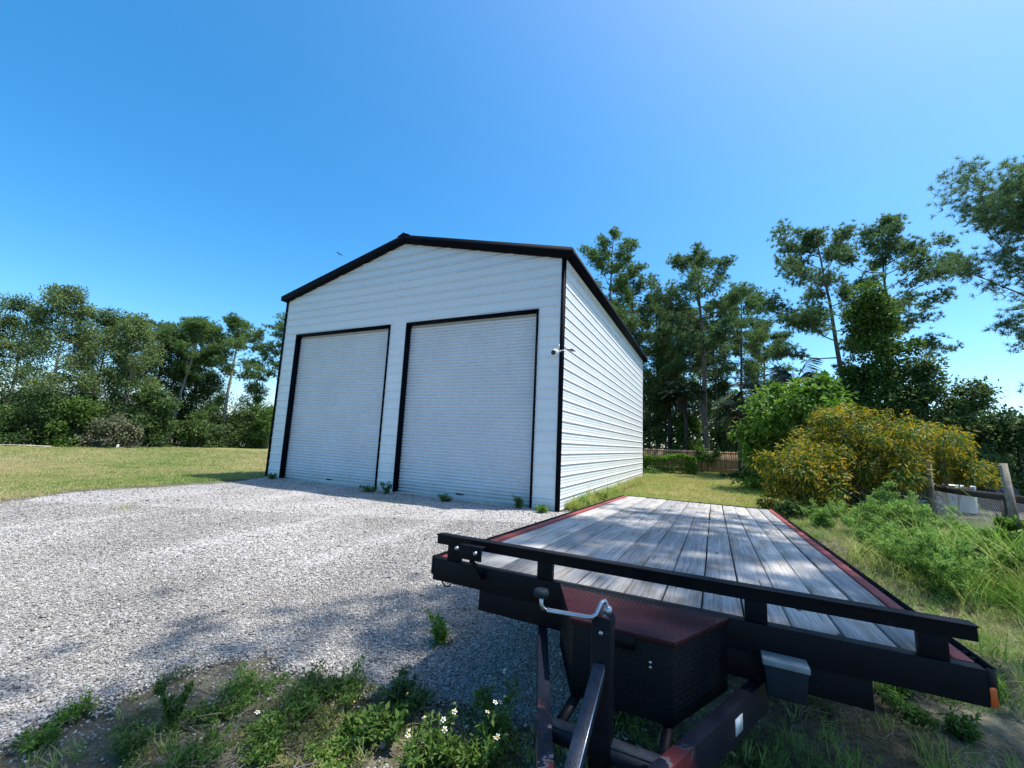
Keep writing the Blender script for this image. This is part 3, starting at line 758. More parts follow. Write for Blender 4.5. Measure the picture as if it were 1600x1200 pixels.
# tongue: two channels closing on the coupler
def channel(p0, p1, hgt, flg, th, side):
    p0 = np.array(p0, float); p1 = np.array(p1, float); d = unit(p1 - p0); n_ = np.array([-d[1], d[0], 0.0]) * side
    prof = [(0, 0), (flg, 0), (flg, -th), (th, -th), (th, -hgt + th), (flg, -hgt + th), (flg, -hgt), (0, -hgt)]
    V = [p + n_ * a + np.array([0, 0, c]) for p in (p0, p1) for a, c in prof]; k = len(prof)
    F = [tuple(range(k))[::-1], tuple(range(k, 2 * k))] + [(i, (i + 1) % k, k + (i + 1) % k, k + i) for i in range(k)]
    return V, F
for sg in (-1, 1):
    b = TB(); V, F = channel((sg * 0.468, 0.06, -0.203), (sg * 0.045, -0.98, -0.203), 0.105, 0.042, 0.008, -sg); b.add(V, F)
    t_o = b.build('tongue_channel', M['tongue'], bevel=0.0015)
    if sg > 0:
        d = unit(np.array([0.045 - 0.468, -1.04, 0])); nrm = np.array([-d[1], d[0], 0]); nrm = nrm if nrm[0] > 0 else -nrm
        p0 = np.array([0.468, 0.06, -0.203]) + d * 0.255 + nrm * 0.0015; V = []
        for a, z_ in ((0, -0.030), (0.062, -0.030), (0.062, -0.080), (0, -0.080)): V.append(p0 + d * a + [0, 0, z_])
        for a, z_ in ((0, -0.030), (0.062, -0.030), (0.062, -0.080), (0, -0.080)): V.append(p0 + d * a + [0, 0, z_] - nrm * 0.001)
        b = TB(); b.add(V, [(0, 1, 2, 3), (7, 6, 5, 4), (0, 4, 5, 1), (1, 5, 6, 2), (2, 6, 7, 3), (3, 7, 4, 0)])
        b.build('sticker', M['label_white'], t_o)
b = TB(); b.box(-0.20, 0.185, -0.625, -0.585, -0.212, -0.2055); b.box(-0.20, 0.185, -0.625, -0.619, -0.25, -0.212); b.build('tongue_cross_brace', M['dusty'])
for sg in (-1, 1):
    b = TB(); b.box(sg * 0.155 - 0.016, sg * 0.155 + 0.016, -0.584, 0.0, -0.263, -0.2515); b.build('toolbox_support', M['blk'])
b = TB(); b.box(-0.05, 0.05, -1.28, -0.96, -0.26, -0.19); b.lathe([(0.052, -0.265), (0.055, -0.22), (0.04, -0.175), (0.01, -0.165)], (0, -1.28, 0), 12); b.build('coupler', M['tongue'], bevel=0.006)
# jack: square post, brace, crank
b = TB(); b.box(-0.029, 0.029, -0.645, -0.587, -0.45, 0.125, 0.004); jk = b.build('jack_post', M['blk'])
b = TB(); b.box(-0.020, 0.020, -0.636, -0.596, -0.70, -0.45); b.box(-0.07, 0.07, -0.69, -0.545, -0.705, -0.70); b.build('jack_foot', M['zinc'], jk)
b = TB(); b.box(-0.024, 0.024, -0.640, -0.592, 0.125, 0.131); b.build('cap', M['tongue'], jk)
b = TB(); b.lathe([(0.006, -0.648), (0.007, -0.6455)], (0.0, 0, 0.085), 8, 'y'); b.build('pin', M['zinc'], jk)
b = TB(); b.tube([(0, -0.646, -0.005), (0, -1.02, -0.185)], 0.0235, 4, phase=0.785); o = b.build('tongue_brace', M['brace'], bevel=0.002)
b = TB(); dv = unit(np.array([0, -0.374, -0.18])); nv = np.array([0, dv[2], -dv[1]]) * 0.0162
b.tube([np.array([0.0165, -0.66, -0.012]) + nv, np.array([0.0165, -1.0, -0.175]) + nv], 0.0020, 5); b.build('worn_highlight', M['zinc'], o)  # worn paint edge and its white highlight, added as a pale metal strip
crank = [(0.012, -0.615, 0.128), (0.009, -0.615, 0.153), (0.004, -0.617, 0.166), (-0.004, -0.630, 0.163), (-0.0145, -0.648, 0.133), (-0.0234, -0.658, 0.126), (-0.040, -0.660, 0.1245), (-0.160, -0.660, 0.1185), (-0.174, -0.662, 0.121), (-0.180, -0.664, 0.132), (-0.181, -0.665, 0.160)]
b = TB(); b.tube(crank, 0.0062, 8); b.build('crank_handle', M['zinc'], jk, True)
b = TB(); b.lathe([(0.008, 0.0), (0.019, 0.004), (0.024, 0.013), (0.021, 0.024), (0.013, 0.027), (0.007, 0.022)], (-0.181, -0.665, 0.150), 14); b.build('crank_knob', M['grey_plastic'], jk, True)
b = TB(); b.lathe([(0.011, -0.012), (0.013, 0.0), (0.011, 0.012)], (0.012, -0.615, 0.140), 10); b.build('crank_bushing', M['zinc'], jk, True)
# grey battery box on the beam
b = TB(); V = []
for z_, sx, y0 in ((-0.208, 0.058, -0.052), (-0.105, 0.066, -0.060)): V += [(0.515 - sx, 0.011, z_), (0.515 + sx, 0.011, z_), (0.515 + sx, y0, z_), (0.515 - sx, y0, z_)]
b.add(V, [(3, 2, 1, 0), (4, 5, 6, 7), (0, 1, 5, 4), (1, 2, 6, 5), (2, 3, 7, 6), (3, 0, 4, 7)]); bb = b.build('battery_box', M['grey_plastic'], bevel=0.004)
bb.location = (0, -0.012, 0)
b = TB(); b.box(0.515 - 0.071, 0.515 + 0.071, -0.068, 0.010, -0.1045, -0.082); o = b.build('battery_box_lid', M['lid_grey'], bevel=0.004); o.parent = bb
# marker lamp, wiring, tail lamps
b = TB(); b.box(1.0555, 1.074, 0.000, 0.0185, -0.100, -0.045); mk = b.build('marker_lamp', M['amber'], bevel=0.003)
b = TB(); b.tube([(-1.02, 0.03, -0.104), (-1.0, 0.02, -0.118), (-0.975, 0.01, -0.125), (-0.955, 0.01, -0.122), (-0.95, 0.02, -0.112)], 0.004, 5); b.build('wire', M['rubber'])
# running gear
for yy in (2.95, 3.55):
    b = TB(); b.tube([(-0.84, yy, -0.37), (0.84, yy, -0.37)], 0.03, 8); b.build('axle', M['blk'])
    for sg in (-1, 1):
        b = TB(); xc = sg * 0.9; rr = 0.215
        zc = -0.37
        b.lathe([(0.12, -0.10), (rr - 0.03, -0.10), (rr, -0.075), (rr, 0.075), (rr - 0.03, 0.10), (0.12, 0.10)], (xc, yy, zc), 24, 'x'); wh = b.build('wheel', M['rubber'], smooth=False)
        b = TB(); b.lathe([(0.03, -0.06), (0.12, -0.095), (0.121, 0.095), (0.03, 0.06)], (xc, yy, zc), 16, 'x'); b.build('rim', M['zinc'], wh)
    for sg in (-1, 1):
        b = TB(); b.tube([(sg * 0.7, yy - 0.28, -0.20), (sg * 0.7, yy - 0.1, -0.31), (sg * 0.7, yy, -0.335), (sg * 0.7, yy + 0.1, -0.31), (sg * 0.7, yy + 0.28, -0.20)], 0.022, 4); b.build('leaf_spring', M['blk'])

# ================================================================== VEGETATION
def curve_pts(p0, d0, L, n, bend, r, wob=0.1):
    """a wandering branch: n points, starting direction d0, bending towards vector bend"""
    pts = [np.array(p0, float)]; d = unit(d0)
    for i in range(n - 1):
        d = unit(d + np.asarray(bend) / (n - 1) + r.normal(0, wob, 3)); pts.append(pts[-1] + d * L / (n - 1))
    return np.array(pts)
def needles(c, d, r, per=13, L=(0.2, 0.32), w=0.02, spread=0.75):
    """brush tufts: per thin triangles radiating round direction d at every centre c"""
    N = len(c); C = np.repeat(c, per, 0); D = np.repeat(d, per, 0)
    dirs = unit(D * 0.55 + unit(r.normal(0, 1, (N * per, 3))) * spread + np.array([0, 0, 0.12]))
    side = unit(np.cross(dirs, r.normal(0, 1, (N * per, 3)))) * (w * 0.5)
    ll = r.uniform(L[0], L[1], (N * per, 1))
    b0 = C + dirs * 0.02
    V = np.stack([b0 - side, b0 + side, b0 + dirs * ll], 1).reshape(-1, 3)
    F = np.arange(N * per * 3).reshape(-1, 3)
    return V, F
def leaves(c, d, r, L=(0.10, 0.16), wr=0.45, droop=0.0, fold=0.15):
    """rhombic leaves folded along the midrib"""
    N = len(c); dirs = unit(d + np.array([0, 0, -droop]))
    up = unit(np.array([0, 0, 1.0]) + r.normal(0, 0.55, (N, 3)))
    side = unit(np.cross(dirs, up)); nrm = np.cross(side, dirs)
    ll = r.uniform(L[0], L[1], (N, 1)); ww = ll * wr * 0.5
    m_ = c + dirs * ll * 0.45 
    V = np.stack([c, m_ + side * ww + nrm * ww * fold, c + dirs * ll, m_ - side * ww + nrm * ww * fold], 1).reshape(-1, 3)
    k = np.arange(N)[:, None] * 4
    F = np.concatenate([k + np.array([[0, 1, 2]]), k + np.array([[0, 2, 3]])], 0)
    return V, F

M['pine_bark'] = bark('pine_bark', (0.075, 0.058, 0.048), (0.19, 0.155, 0.13))
M['pale_bark'] = bark('pale_bark', (0.17, 0.145, 0.12), (0.38, 0.34, 0.29))
M['dark_bark'] = bark('dark_bark', (0.035, 0.030, 0.026), (0.10, 0.085, 0.07))
M['pine_needle'] = leafmat('pine_needles', (0.040, 0.078, 0.024), (0.115, 0.195, 0.060), (0.25, 0.355, 0.125), 0.4, 0.65)
M['pine_needle_cool'] = leafmat('pine_needles_cool', (0.036, 0.072, 0.030), (0.100, 0.175, 0.070), (0.215, 0.315, 0.135), 0.4, 0.65)
M['leaf_olive'] = leafmat('olive_leaves', (0.055, 0.080, 0.028), (0.125, 0.185, 0.066), (0.26, 0.33, 0.135), 0.38, 0.65)
M['leaf_dark'] = leafmat('dark_leaves', (0.022, 0.048, 0.016), (0.066, 0.120, 0.036), (0.165, 0.235, 0.075), 0.35, 0.55)
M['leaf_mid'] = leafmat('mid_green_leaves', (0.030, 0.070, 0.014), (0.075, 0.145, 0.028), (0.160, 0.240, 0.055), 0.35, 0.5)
M['leaf_bright'] = leafmat('bright_green_leaves', (0.045, 0.105, 0.014), (0.105, 0.205, 0.032), (0.21, 0.33, 0.070), 0.38, 0.5)
M['leaf_grey'] = leafmat('greyish_leaves', (0.060, 0.070, 0.040), (0.130, 0.145, 0.080), (0.25, 0.25, 0.15), 0.3, 0.6)
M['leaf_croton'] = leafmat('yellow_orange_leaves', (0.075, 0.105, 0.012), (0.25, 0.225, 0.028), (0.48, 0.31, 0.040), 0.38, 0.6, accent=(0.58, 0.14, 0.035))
M['leaf_fern'] = leafmat('feathery_weed_leaves', (0.085, 0.175, 0.030), (0.175, 0.300, 0.070), (0.30, 0.43, 0.13), 0.4, 0.65)
M['leaf_palm'] = leafmat('palm_fronds', (0.010, 0.024, 0.010), (0.022, 0.046, 0.018), (0.055, 0.085, 0.034), 0.15, 0.4)
M['dead_frond'] = leafmat('dead_fronds', (0.06, 0.045, 0.03), (0.13, 0.10, 0.065), (0.24, 0.19, 0.13), 0.15, 0.8)
M['twig'] = bark('grey_twigs', (0.14, 0.12, 0.10), (0.34, 0.31, 0.27))

def pine(name, base, H, label, seed, crown=0.52, rad=3.2, lean=(0, 0), r0=0.17, limbs=26, mat='pine_needle', barkm='pine_bark', group=None, tuft=(0.11, 0.24), per=16, dens=1.85, bias=(0, 0), nw=0.036, limb_list=None, tex_top=True):
    r = np.random.default_rng(seed); base = np.array([base[0], base[1], tz(base[0], base[1]) - 0.05])
    root = empty(name, tuple(base), 0, label, 'tree', group)
    nT = 12; t_ = np.linspace(0, 1, nT)
    wv = np.cumsum(r.normal(0, 0.035, (nT, 2)), 0) * H * 0.06
    trunk = np.stack([lean[0] * t_ ** 1.4 + wv[:, 0], lean[1] * t_ ** 1.4 + wv[:, 1], t_ * H * 0.97], -1)
    rads = r0 * (1 - 0.86 * t_ ** 1.15); rads[0] *= 1.25
    wb = MB(); wb.tube(trunk, rads, 8)
    cs, ds = [], []
    def at(t): return np.array([np.interp(t, t_, trunk[:, i]) for i in range(3)])
    specs = []
    if limb_list is not None: specs = limb_list
    else:
        for i in range(limbs):
            f = (i + r.uniform(0, 0.9)) / limbs; t = crown + (1 - crown) * f ** 0.9
            az = i * 2.4 + r.normal(0, 0.5)
            shp = math.sin(math.pi * min(1, 0.18 + 0.80 * f)) ** 0.8
            Lb = rad * shp * r.uniform(0.65, 1.15)
            el = -0.15 + 0.9 * f + r.normal(0, 0.12)
            specs.append((t, az, el, Lb))
    for t, az, el, Lb in specs:
        d0 = np.array([math.cos(az) * math.cos(el), math.sin(az) * math.cos(el), math.sin(el)]) + np.array([bias[0], bias[1], 0]) * 0.4
        Lb = Lb * (1 + 0.5 * (bias[0] * math.cos(az) + bias[1] * math.sin(az)))
        pts = curve_pts(at(t), d0, Lb, 7, (0, 0, 0.35), r, 0.13)
        rb = max(0.012, r0 * 0.33 * (1 - 0.55 * t)); wb.tube(pts, np.linspace(rb, 0.010, 7), 5, cap=False)
        nsub = max(3, int(4 + Lb * 1.9))
        for k in range(nsub):
            s_ = r.uniform(0.30, 1.0) if k else 1.0
            p0 = np.array([np.interp(s_, np.linspace(0, 1, 7), pts[:, i]) for i in range(3)])
            dd = unit(pts[-1] - pts[-2]); sd = unit(dd + r.normal(0, 0.75, 3) * np.array([1, 1, 0.55]) + np.array([0, 0, 0.22]))
            Ls = Lb * r.uniform(0.16, 0.36) * (1.15 - 0.4 * s_) + 0.22
            sp = curve_pts(p0, sd, Ls, 4, (0, 0, 0.25), r, 0.16); wb.tube(sp, np.linspace(0.012, 0.005, 4), 3, cap=False)
            nt = max(4, int((5 + 8.5 * Ls) * dens)); u_ = r.uniform(0.25, 1.05, nt)
            c = np.stack([np.interp(u_, np.linspace(0, 1, 4), sp[:, i]) for i in range(3)], -1) + r.normal(0, 0.14 + 0.07 * Ls, (nt, 3)) * np.array([1, 1, 0.62])
            cs.append(c); ds.append(unit(np.repeat(unit(sp[-1] - sp[0])[None], nt, 0) + r.normal(0, 0.45, (nt, 3))))
    c = np.concatenate(cs); d = np.concatenate(ds)
    V, F = needles(c, d, r, per, tuft, nw)
    cb = MB(); cb.add(V, F)
    wb.build('trunk', M[barkm], root, True); cb.build('crown', M[mat], root)
    return root
def broad(name, base, H, label, seed, rad=2.2, mat='leaf_dark', barkm='dark_bark', n=9000, L=(0.16, 0.26), wr=0.5, crown0=0.12, group=None, clumps=60, cat='tree', clump_r=0.55, r0=0.13, squash=0.75, droop=0.15, trunks=1, flat=1.0, airy=0.0, lean=(0, 0), mat2=None):
    r = np.random.default_rng(seed); base = np.array([base[0], base[1], tz(base[0], base[1]) - 0.04])
    root = empty(name, tuple(base), 0, label, cat, group)
    wb = MB(); cc = []
    t_ = np.linspace(0, 1, 9)
    tr_ = []
    for k in range(trunks):
        off = r.normal(0, 0.18, 2) * (trunks > 1); sp = r.normal(0, 0.25, 2) * (trunks > 1)
        wv = np.cumsum(r.normal(0, 0.05, (9, 2)), 0) * H * 0.07
        tk = np.stack([off[0] + (lean[0] + sp[0] * H * 0.3) * t_ + wv[:, 0], off[1] + (lean[1] + sp[1] * H * 0.3) * t_ + wv[:, 1], t_ * H * 0.9], -1)
        wb.tube(tk, r0 / math.sqrt(trunks) * (1 - 0.85 * t_), 7); tr_.append(tk)
    # clump centres fill an uneven body from crown0 to the top
    for k in range(clumps):
        f = r.uniform(0, 1) ** 0.85; z = H * (crown0 + (1 - crown0) * f) - clump_r * 0.4
        prof = (math.sin(math.pi * min(1.0, 0.22 + 0.74 * f)) ** 0.7)
        az = r.uniform(0, 6.283); q = math.sqrt(r.uniform(0.1, 1.0)) * rad * prof * (0.78 + 0.35 * mnoise.noise((math.cos(az) * 1.3 + seed, math.sin(az) * 1.3, z * 0.4)))
        tk = tr_[k % trunks]; cx = np.interp(z / (H * 0.9), t_, tk[:, 0]); cy = np.interp(z / (H * 0.9), t_, tk[:, 1])
        c = np.array([cx + q * math.cos(az), cy + q * math.sin(az) * flat, z]); cc.append(c)
        zz0 = max(0.05, z - q * r.uniform(0.4, 0.9)); p0 = np.array([np.interp(zz0 / (H * 0.9), t_, tk[:, i]) for i in range(3)])
        mid = (p0 + c) / 2 + r.normal(0, 0.08, 3) * H * 0.06
        wb.tube([p0, mid, c], [max(0.012, r0 * 0.22), max(0.008, r0 * 0.13), 0.006], 4, cap=False)
    cc = np.array(cc); per = n // clumps
    sz = r.uniform(0.45, 1.35, clumps) * clump_r
    C = np.repeat(cc, per, 0); S = np.repeat(sz, per)[:, None]
    g = unit(r.normal(0, 1, (len(C), 3))); rr = r.uniform(0.0, 1.0, (len(C), 1)) ** (0.45 + airy)
    pos = C + g * rr * S * np.array([1, 1, squash])
    pos[:, 2] = np.maximum(pos[:, 2], 0.06)
    d = unit(g * 0.8 + r.normal(0, 0.6, pos.shape))
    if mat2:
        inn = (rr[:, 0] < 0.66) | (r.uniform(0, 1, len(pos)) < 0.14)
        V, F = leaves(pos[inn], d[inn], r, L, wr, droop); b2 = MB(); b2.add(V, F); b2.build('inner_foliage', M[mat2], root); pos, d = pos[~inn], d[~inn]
    V, F = leaves(pos, d, r, L, wr, droop)
    cb = MB(); cb.add(V, F)
    wb.build('trunk' if cat == 'tree' else 'stem', M[barkm], root, True); cb.build('crown' if cat == 'tree' else 'foliage', M[mat], root)
    return root
def palm(name, base, H, label, seed, nf=26, fl=1.7, r0=0.14, dead=8, group='cabbage palms in the woods'):
    r = np.random.default_rng(seed); base = np.array([base[0], base[1], tz(base[0], base[1]) - 0.05])
    root = empty(name, tuple(base), 0, label, 'palm tree', group)
    wb = MB(); t_ = np.linspace(0, 1, 8); wv = np.cumsum(r.normal(0, 0.02, (8, 2)), 0) * H * 0.15
    tk = np.stack([wv[:, 0], wv[:, 1], t_ * H], -1); wb.tube(tk, r0 * (1.1 - 0.2 * t_), 9); wb.build('trunk', M['dark_bark'], root, True)
    def frond(b, az, el, L, sag):
        n = 9; s_ = np.linspace(0, 1, n)
        hd = np.array([math.cos(az), math.sin(az), 0])
        pts = tk[-1] + hd * (L * s_ * math.cos(el))[:, None] + np.array([0, 0, 1]) * (L * (math.sin(el) * s_ - sag * s_ ** 2.2))[:, None]
        b.tube(pts, np.linspace(0.018, 0.006, n), 3, cap=False)
        side = np.array([-hd[1], hd[0], 0])
        for sg in (-1, 1):
            q = np.linspace(0.28, 1.0, 26); c = np.stack([np.interp(q, s_, pts[:, i]) for i in range(3)], -1)
            dirv = unit(side * sg * 0.8 + hd * (0.35 + 0.6 * q[:, None]) + np.array([0, 0, -0.28]) + r.normal(0, 0.08, (26, 3)))
            ll = (L * 0.36 * (1.05 - 0.55 * np.abs(q - 0.5)))[:, None]
            wdt = unit(np.cross(dirv, [0, 0, 1.0])) * 0.022
            V = np.stack([c - wdt, c + wdt, c + dirv * ll * 0.6 + wdt * 0.8 - [0, 0, 0.02], c + dirv * ll - np.array([0, 0, 0.10]) * L * 0.4], 1).reshape(-1, 3)
            k = np.arange(26)[:, None] * 4; b.add(V, np.concatenate([k + [[0, 1, 2]], k + [[0, 2, 3]]]))
    cb = MB()
    for i in range(nf): frond(cb, i * 2.399 + r.normal(0, 0.2), r.uniform(-0.25, 1.25), fl * r.uniform(0.8, 1.1), r.uniform(0.25, 0.6))
    cb.build('crown', M['leaf_palm'], root)
    if dead:
        db = MB()
        for i in range(dead): frond(db, r.uniform(0, 6.28), r.uniform(-1.3, -0.7), fl * r.uniform(0.6, 0.9), 0.2)
        db.build('dead_fronds', M['dead_frond'], root)
    return root
def top_h(px, py, Y, base): return P(px, py, Y)[2] - float(tz(base[0], base[1]))
def gpos(px, Y, py=700): q = P(px, py, Y); return (q[0], q[1])

# ---- pines behind the garage and fence
GP = 'pines behind the fence'
for px, Y, py, seed, rad, cr, lean, lb in (
    (938, 31.0, 360, 11, 3.0, 0.40, (0.6, 0), 'tall pine whose crown rises just behind the garage roof corner'),
    (985, 32.5, 418, 12, 2.9, 0.38, (0.2, 0), 'pine with dense crown beside the garage eave, second from the roof corner'),
    (1026, 35.0, 462, 13, 2.8, 0.40, (-0.3, 0), 'shorter pine in shade between garage corner and tallest fence pine'),
    (1104, 29.0, 393, 14, 3.7, 0.44, (-0.5, 0), 'tall pine with thick dark trunk and spreading crown above the wooden fence'),
    (1160, 33.5, 452, 15, 3.0, 0.46, (0.5, 0), 'pine with drooping side boughs right of the tall fence pine'),
    (1068, 37.0, 480, 16, 2.8, 0.42, (0.2, 0), 'thin pine set back behind the tall fence pine'),
    (1196, 38.0, 500, 18, 2.5, 0.50, (0.2, 0), 'small far pine at the open sky gap beyond the palms')):
    bp = gpos(px, Y); pine('pine_tree', bp, top_h(px, py, Y, bp), lb, seed, cr, rad, lean, 0.24 if px == 1104 else 0.16, 30, 'pine_needle' if seed % 2 else 'pine_needle_cool', group=GP)
# ---- two pines over the right-hand thicket
for px, Y, py, seed, rad, cr, lean, bias, lb in (
    (1338, 22.0, 360, 21, 2.9, 0.45, (-1.3, 0), (-0.5, 0), 'leaning pine with boughs reaching towards the fence, left of its twin'),
    (1398, 23.5, 350, 22, 3.0, 0.52, (0.1, 0), (0.4, 0), 'pine with broad flat crown above the vine-covered tree')):
    bp = gpos(px, Y); pine('pine_tree', bp, top_h(px, py, Y, bp), lb, seed, cr, rad, lean, 0.17, 24, 'pine_needle_cool', group='pines over the thicket', bias=bias)
# ---- pine leaning in at the right edge
q = P(1700, 700, 10.0)
def limb_to(trunk, H, tgt, t):
    v = np.array(tgt) - np.array([trunk[0], trunk[1], t * H * 0.97]); L_ = np.linalg.norm(v)
    return (t, math.atan2(v[1], v[0]), math.asin(v[2] / L_) - 0.12, L_ * 1.05)
tb = (21.2, 14.5); Hp = 13.2
ll_ = []
for (px, py, Y) in ((1512, 318, 14.0), (1520, 350, 13.4), (1545, 398, 13.8), (1545, 275, 14.4), (1592, 255, 14.5), (1570, 335, 15.0), (1592, 560, 14.2), (1605, 440, 13.6), (1630, 612, 13.6), (1640, 300, 13.6), (1650, 420, 14.8), (1600, 310, 13.6), (1570, 425, 14.0), (1560, 300, 13.6), (1610, 380, 14.2)):
    tg = P(px, py, Y); ll_.append(limb_to(tb, Hp, tg, min(0.93, (tg[2] - 1.0) / (Hp * 0.97))))
r_ = np.random.default_rng(31)
ll_ += [(t, r_.uniform(-1.6, 1.6), r_.uniform(0.0, 0.5), r_.uniform(1.5, 3.0)) for t in np.linspace(0.55, 0.95, 12)]
pine('pine_tree', tb, Hp, 'large pine reaching into the picture from its right edge', 31, 0.4, 3.5, (0, 0), 0.22, 0, 'pine_needle_cool', limb_list=ll_, tuft=(0.14, 0.25), per=24, dens=1.25, nw=0.018)
# ---- pines close by, out of the picture, whose crowns throw the dappled shade over trailer and weeds
ov = [(t, r_.uniform(0, 6.28), r_.uniform(-0.1, 0.6), r_.uniform(1.4, 2.8)) for t in np.linspace(0.68, 0.98, 20)]
pine('pine_tree', (7.9, 3.0), 14.6, 'pine out of view on the right, shading the trailer deck', 41, 0.6, 3.0, (-0.6, 0.3), 0.2, 0, limb_list=ov, tuft=(0.18, 0.3), dens=0.75, nw=0.03)
ov = [(t, r_.uniform(0, 6.28), r_.uniform(-0.15, 0.7), r_.uniform(1.4, 2.6)) for t in np.linspace(0.62, 0.98, 15)]
pine('pine_tree', (5.1, 0.6), 12.4, 'pine out of view beside the trailer tongue, shading the near weeds', 42, 0.6, 2.6, (-0.6, 0.4), 0.2, 0, limb_list=ov, tuft=(0.18, 0.3), dens=0.75, nw=0.03)

# ---- left tree line
GL = 'trees along the far edge of the lawn'
for px, Y, py, seed, rad, mat, bk, n, cl, lb in (
    (-190, 27, 440, 51, 2.6, 'leaf_olive', 'pale_bark', 9000, 60, 'olive tree beyond the left picture edge at the lawn'),
    (-85, 26.5, 452, 52, 2.6, 'leaf_olive', 'pale_bark', 10000, 64, 'olive tree half cut by the left picture edge'),
    (-5, 28.5, 462, 53, 2.4, 'leaf_dark', 'pale_bark', 11000, 66, 'dark tree at the left picture edge above the pale sand patch'),
    (62, 26.5, 446, 54, 2.5, 'leaf_olive', 'pale_bark', 13000, 76, 'tallest olive-green tree of the left tree line'),
    (132, 30.0, 486, 55, 2.2, 'leaf_dark', 'dark_bark', 11000, 64, 'dark tree right behind the two white stakes'),
    (182, 28.5, 489, 56, 2.0, 'leaf_olive', 'pale_bark', 11000, 64, 'lighter green tree with pointed top right of the white stakes'),
    (230, 33.0, 512, 57, 2.0, 'leaf_dark', 'dark_bark', 9000, 54, 'dark tree behind the slim pale-trunked pine'),
    (318, 36.0, 585, 58, 2.0, 'leaf_dark', 'dark_bark', 8000, 50, 'low dark tree between the two pale-trunked pines'),
    (385, 38.0, 596, 59, 1.8, 'leaf_mid', 'dark_bark', 7000, 44, 'low green tree filling the gap next to the garage'),
    (270, 35.0, 560, 60, 2.2, 'leaf_dark', 'dark_bark', 9000, 50, 'rounded dark tree under the slim pine crown')):
    bp = gpos(px, Y); broad('broadleaf_tree', bp, top_h(px, py, Y, bp), lb, seed, rad * 1.12, mat, bk, int(n * 1.95), (0.11, 0.22), 0.42, 0.10, GL, int(cl * 1.5), 'tree', 0.66, 0.12, 0.9)
for px, Y, py, seed, rad, cr, lean, lb in (
    (262, 33.5, 504, 61, 2.3, 0.60, (1.2, 0), 'slim pine with long pale trunk leaning towards the garage'),
    (344, 35.5, 503, 62, 2.9, 0.55, (0.5, 0), 'open-crowned pine with pale trunk standing clear left of the garage'),
    (428, 38.5, 492, 63, 2.4, 0.5, (0.0, 0), 'pine partly hidden behind the garage front edge')):
    bp = gpos(px, Y); pine('pine_tree', bp, top_h(px, py, Y, bp), lb, seed, cr, rad, lean, 0.17, 22, 'pine_needle', 'pale_bark', group=GL)
bp = gpos(205, 34.5); pine('pine_tree', bp, top_h(228, 503, 34.5, bp), 'pine crown rising behind the dark trees mid-way along the lawn', 64, 0.45, 2.6, (0.4, 0), 0.15, 22, 'pine_needle_cool', 'pale_bark', group=GL)
bp = gpos(290, 36.5); pine('pine_tree', bp, top_h(292, 503, 36.5, bp), 'pine crown between the slim pine and the open-crowned pine', 65, 0.45, 2.6, (0.1, 0), 0.15, 22, 'pine_needle', 'pale_bark', group=GL)
GU = 'shrubs under the left tree line'
for px, Y, py, seed, rad, mat, n, lb in (
    (-60, 24.5, 610, 71, 1.7, 'leaf_dark', 4500, 'dark shrub cut by the left picture edge'),
    (18, 24.8, 632, 72, 1.5, 'leaf_dark', 4500, 'leafy shrub above the pale sand patch'),
    (70, 25.5, 615, 73, 1.5, 'leaf_dark', 4500, 'dark leafy shrub under the tallest olive tree'),
    (112, 25.8, 618, 74, 1.4, 'leaf_mid', 4500, 'light green shrub left of the white stakes'),
    (172, 26.4, 648, 75, 1.5, 'leaf_grey', 3800, 'pale greyish twiggy shrub behind the white stakes'),
    (215, 28.5, 600, 76, 1.6, 'leaf_dark', 4500, 'broad-leaved shrub right of the pale twiggy shrub'),
    (245, 29.5, 625, 77, 1.5, 'leaf_dark', 4500, 'dark shrub at the foot of the slim pine'),
    (302, 31.5, 640, 78, 1.5, 'leaf_dark', 4500, 'small green shrub between the two pale pine trunks'),
    (330, 33.5, 630, 79, 1.5, 'leaf_dark', 4000, 'dark shrub just left of the open-crowned pine trunk'),
    (372, 35.0, 640, 80, 1.7, 'leaf_dark', 4500, 'dark thicket shrub right of the open-crowned pine trunk'),
    (412, 35.5, 628, 81, 1.9, 'leaf_mid', 5000, 'dense rounded thicket against the garage front edge')):
    bp = gpos(px, Y); broad('shrub', bp, top_h(px, py, Y, bp), lb, seed, rad, mat, 'dark_bark', n, (0.13, 0.24), 0.5, 0.0, GU, 34, 'shrub', 0.55, 0.06, 0.85, trunks=3)
# ---- woods behind the fence
GW = 'undergrowth trees behind the fence'
for px, Y, py, seed, rad, mat, n, lb in (
    (1015, 31.5, 585, 84, 2.0, 'leaf_dark', 8000, 'dark tree directly behind the garage rear corner'),
    (1050, 34, 560, 85, 2.2, 'leaf_dark', 8000, 'dark tree in the pine grove left of the thick trunk'),
    (1078, 30.5, 640, 86, 1.5, 'leaf_mid', 5000, 'small sunlit tree behind the fence left of the thick trunk'),
    (1125, 35, 575, 87, 2.2, 'leaf_dark', 8000, 'dark tree in the pine grove right of the thick trunk'),
    (1150, 30.0, 610, 88, 1.8, 'leaf_dark', 7000, 'dark tree between thick pine trunk and palms'),
    (1205, 33, 600, 89, 2.4, 'leaf_dark', 8000, 'dark tree behind the cabbage palms'),
    (1290, 27, 600, 90, 2.4, 'leaf_dark', 9000, 'dark tree behind the leaning pine trunk')):
    bp = gpos(px, Y); broad('broadleaf_tree', bp, top_h(px, py, Y, bp), lb, seed, rad, mat, 'dark_bark', n, (0.16, 0.28), 0.45, 0.0, GW, 46, 'tree', 0.65, 0.09, 0.85)
GT = 'thin trunks in the pine grove'
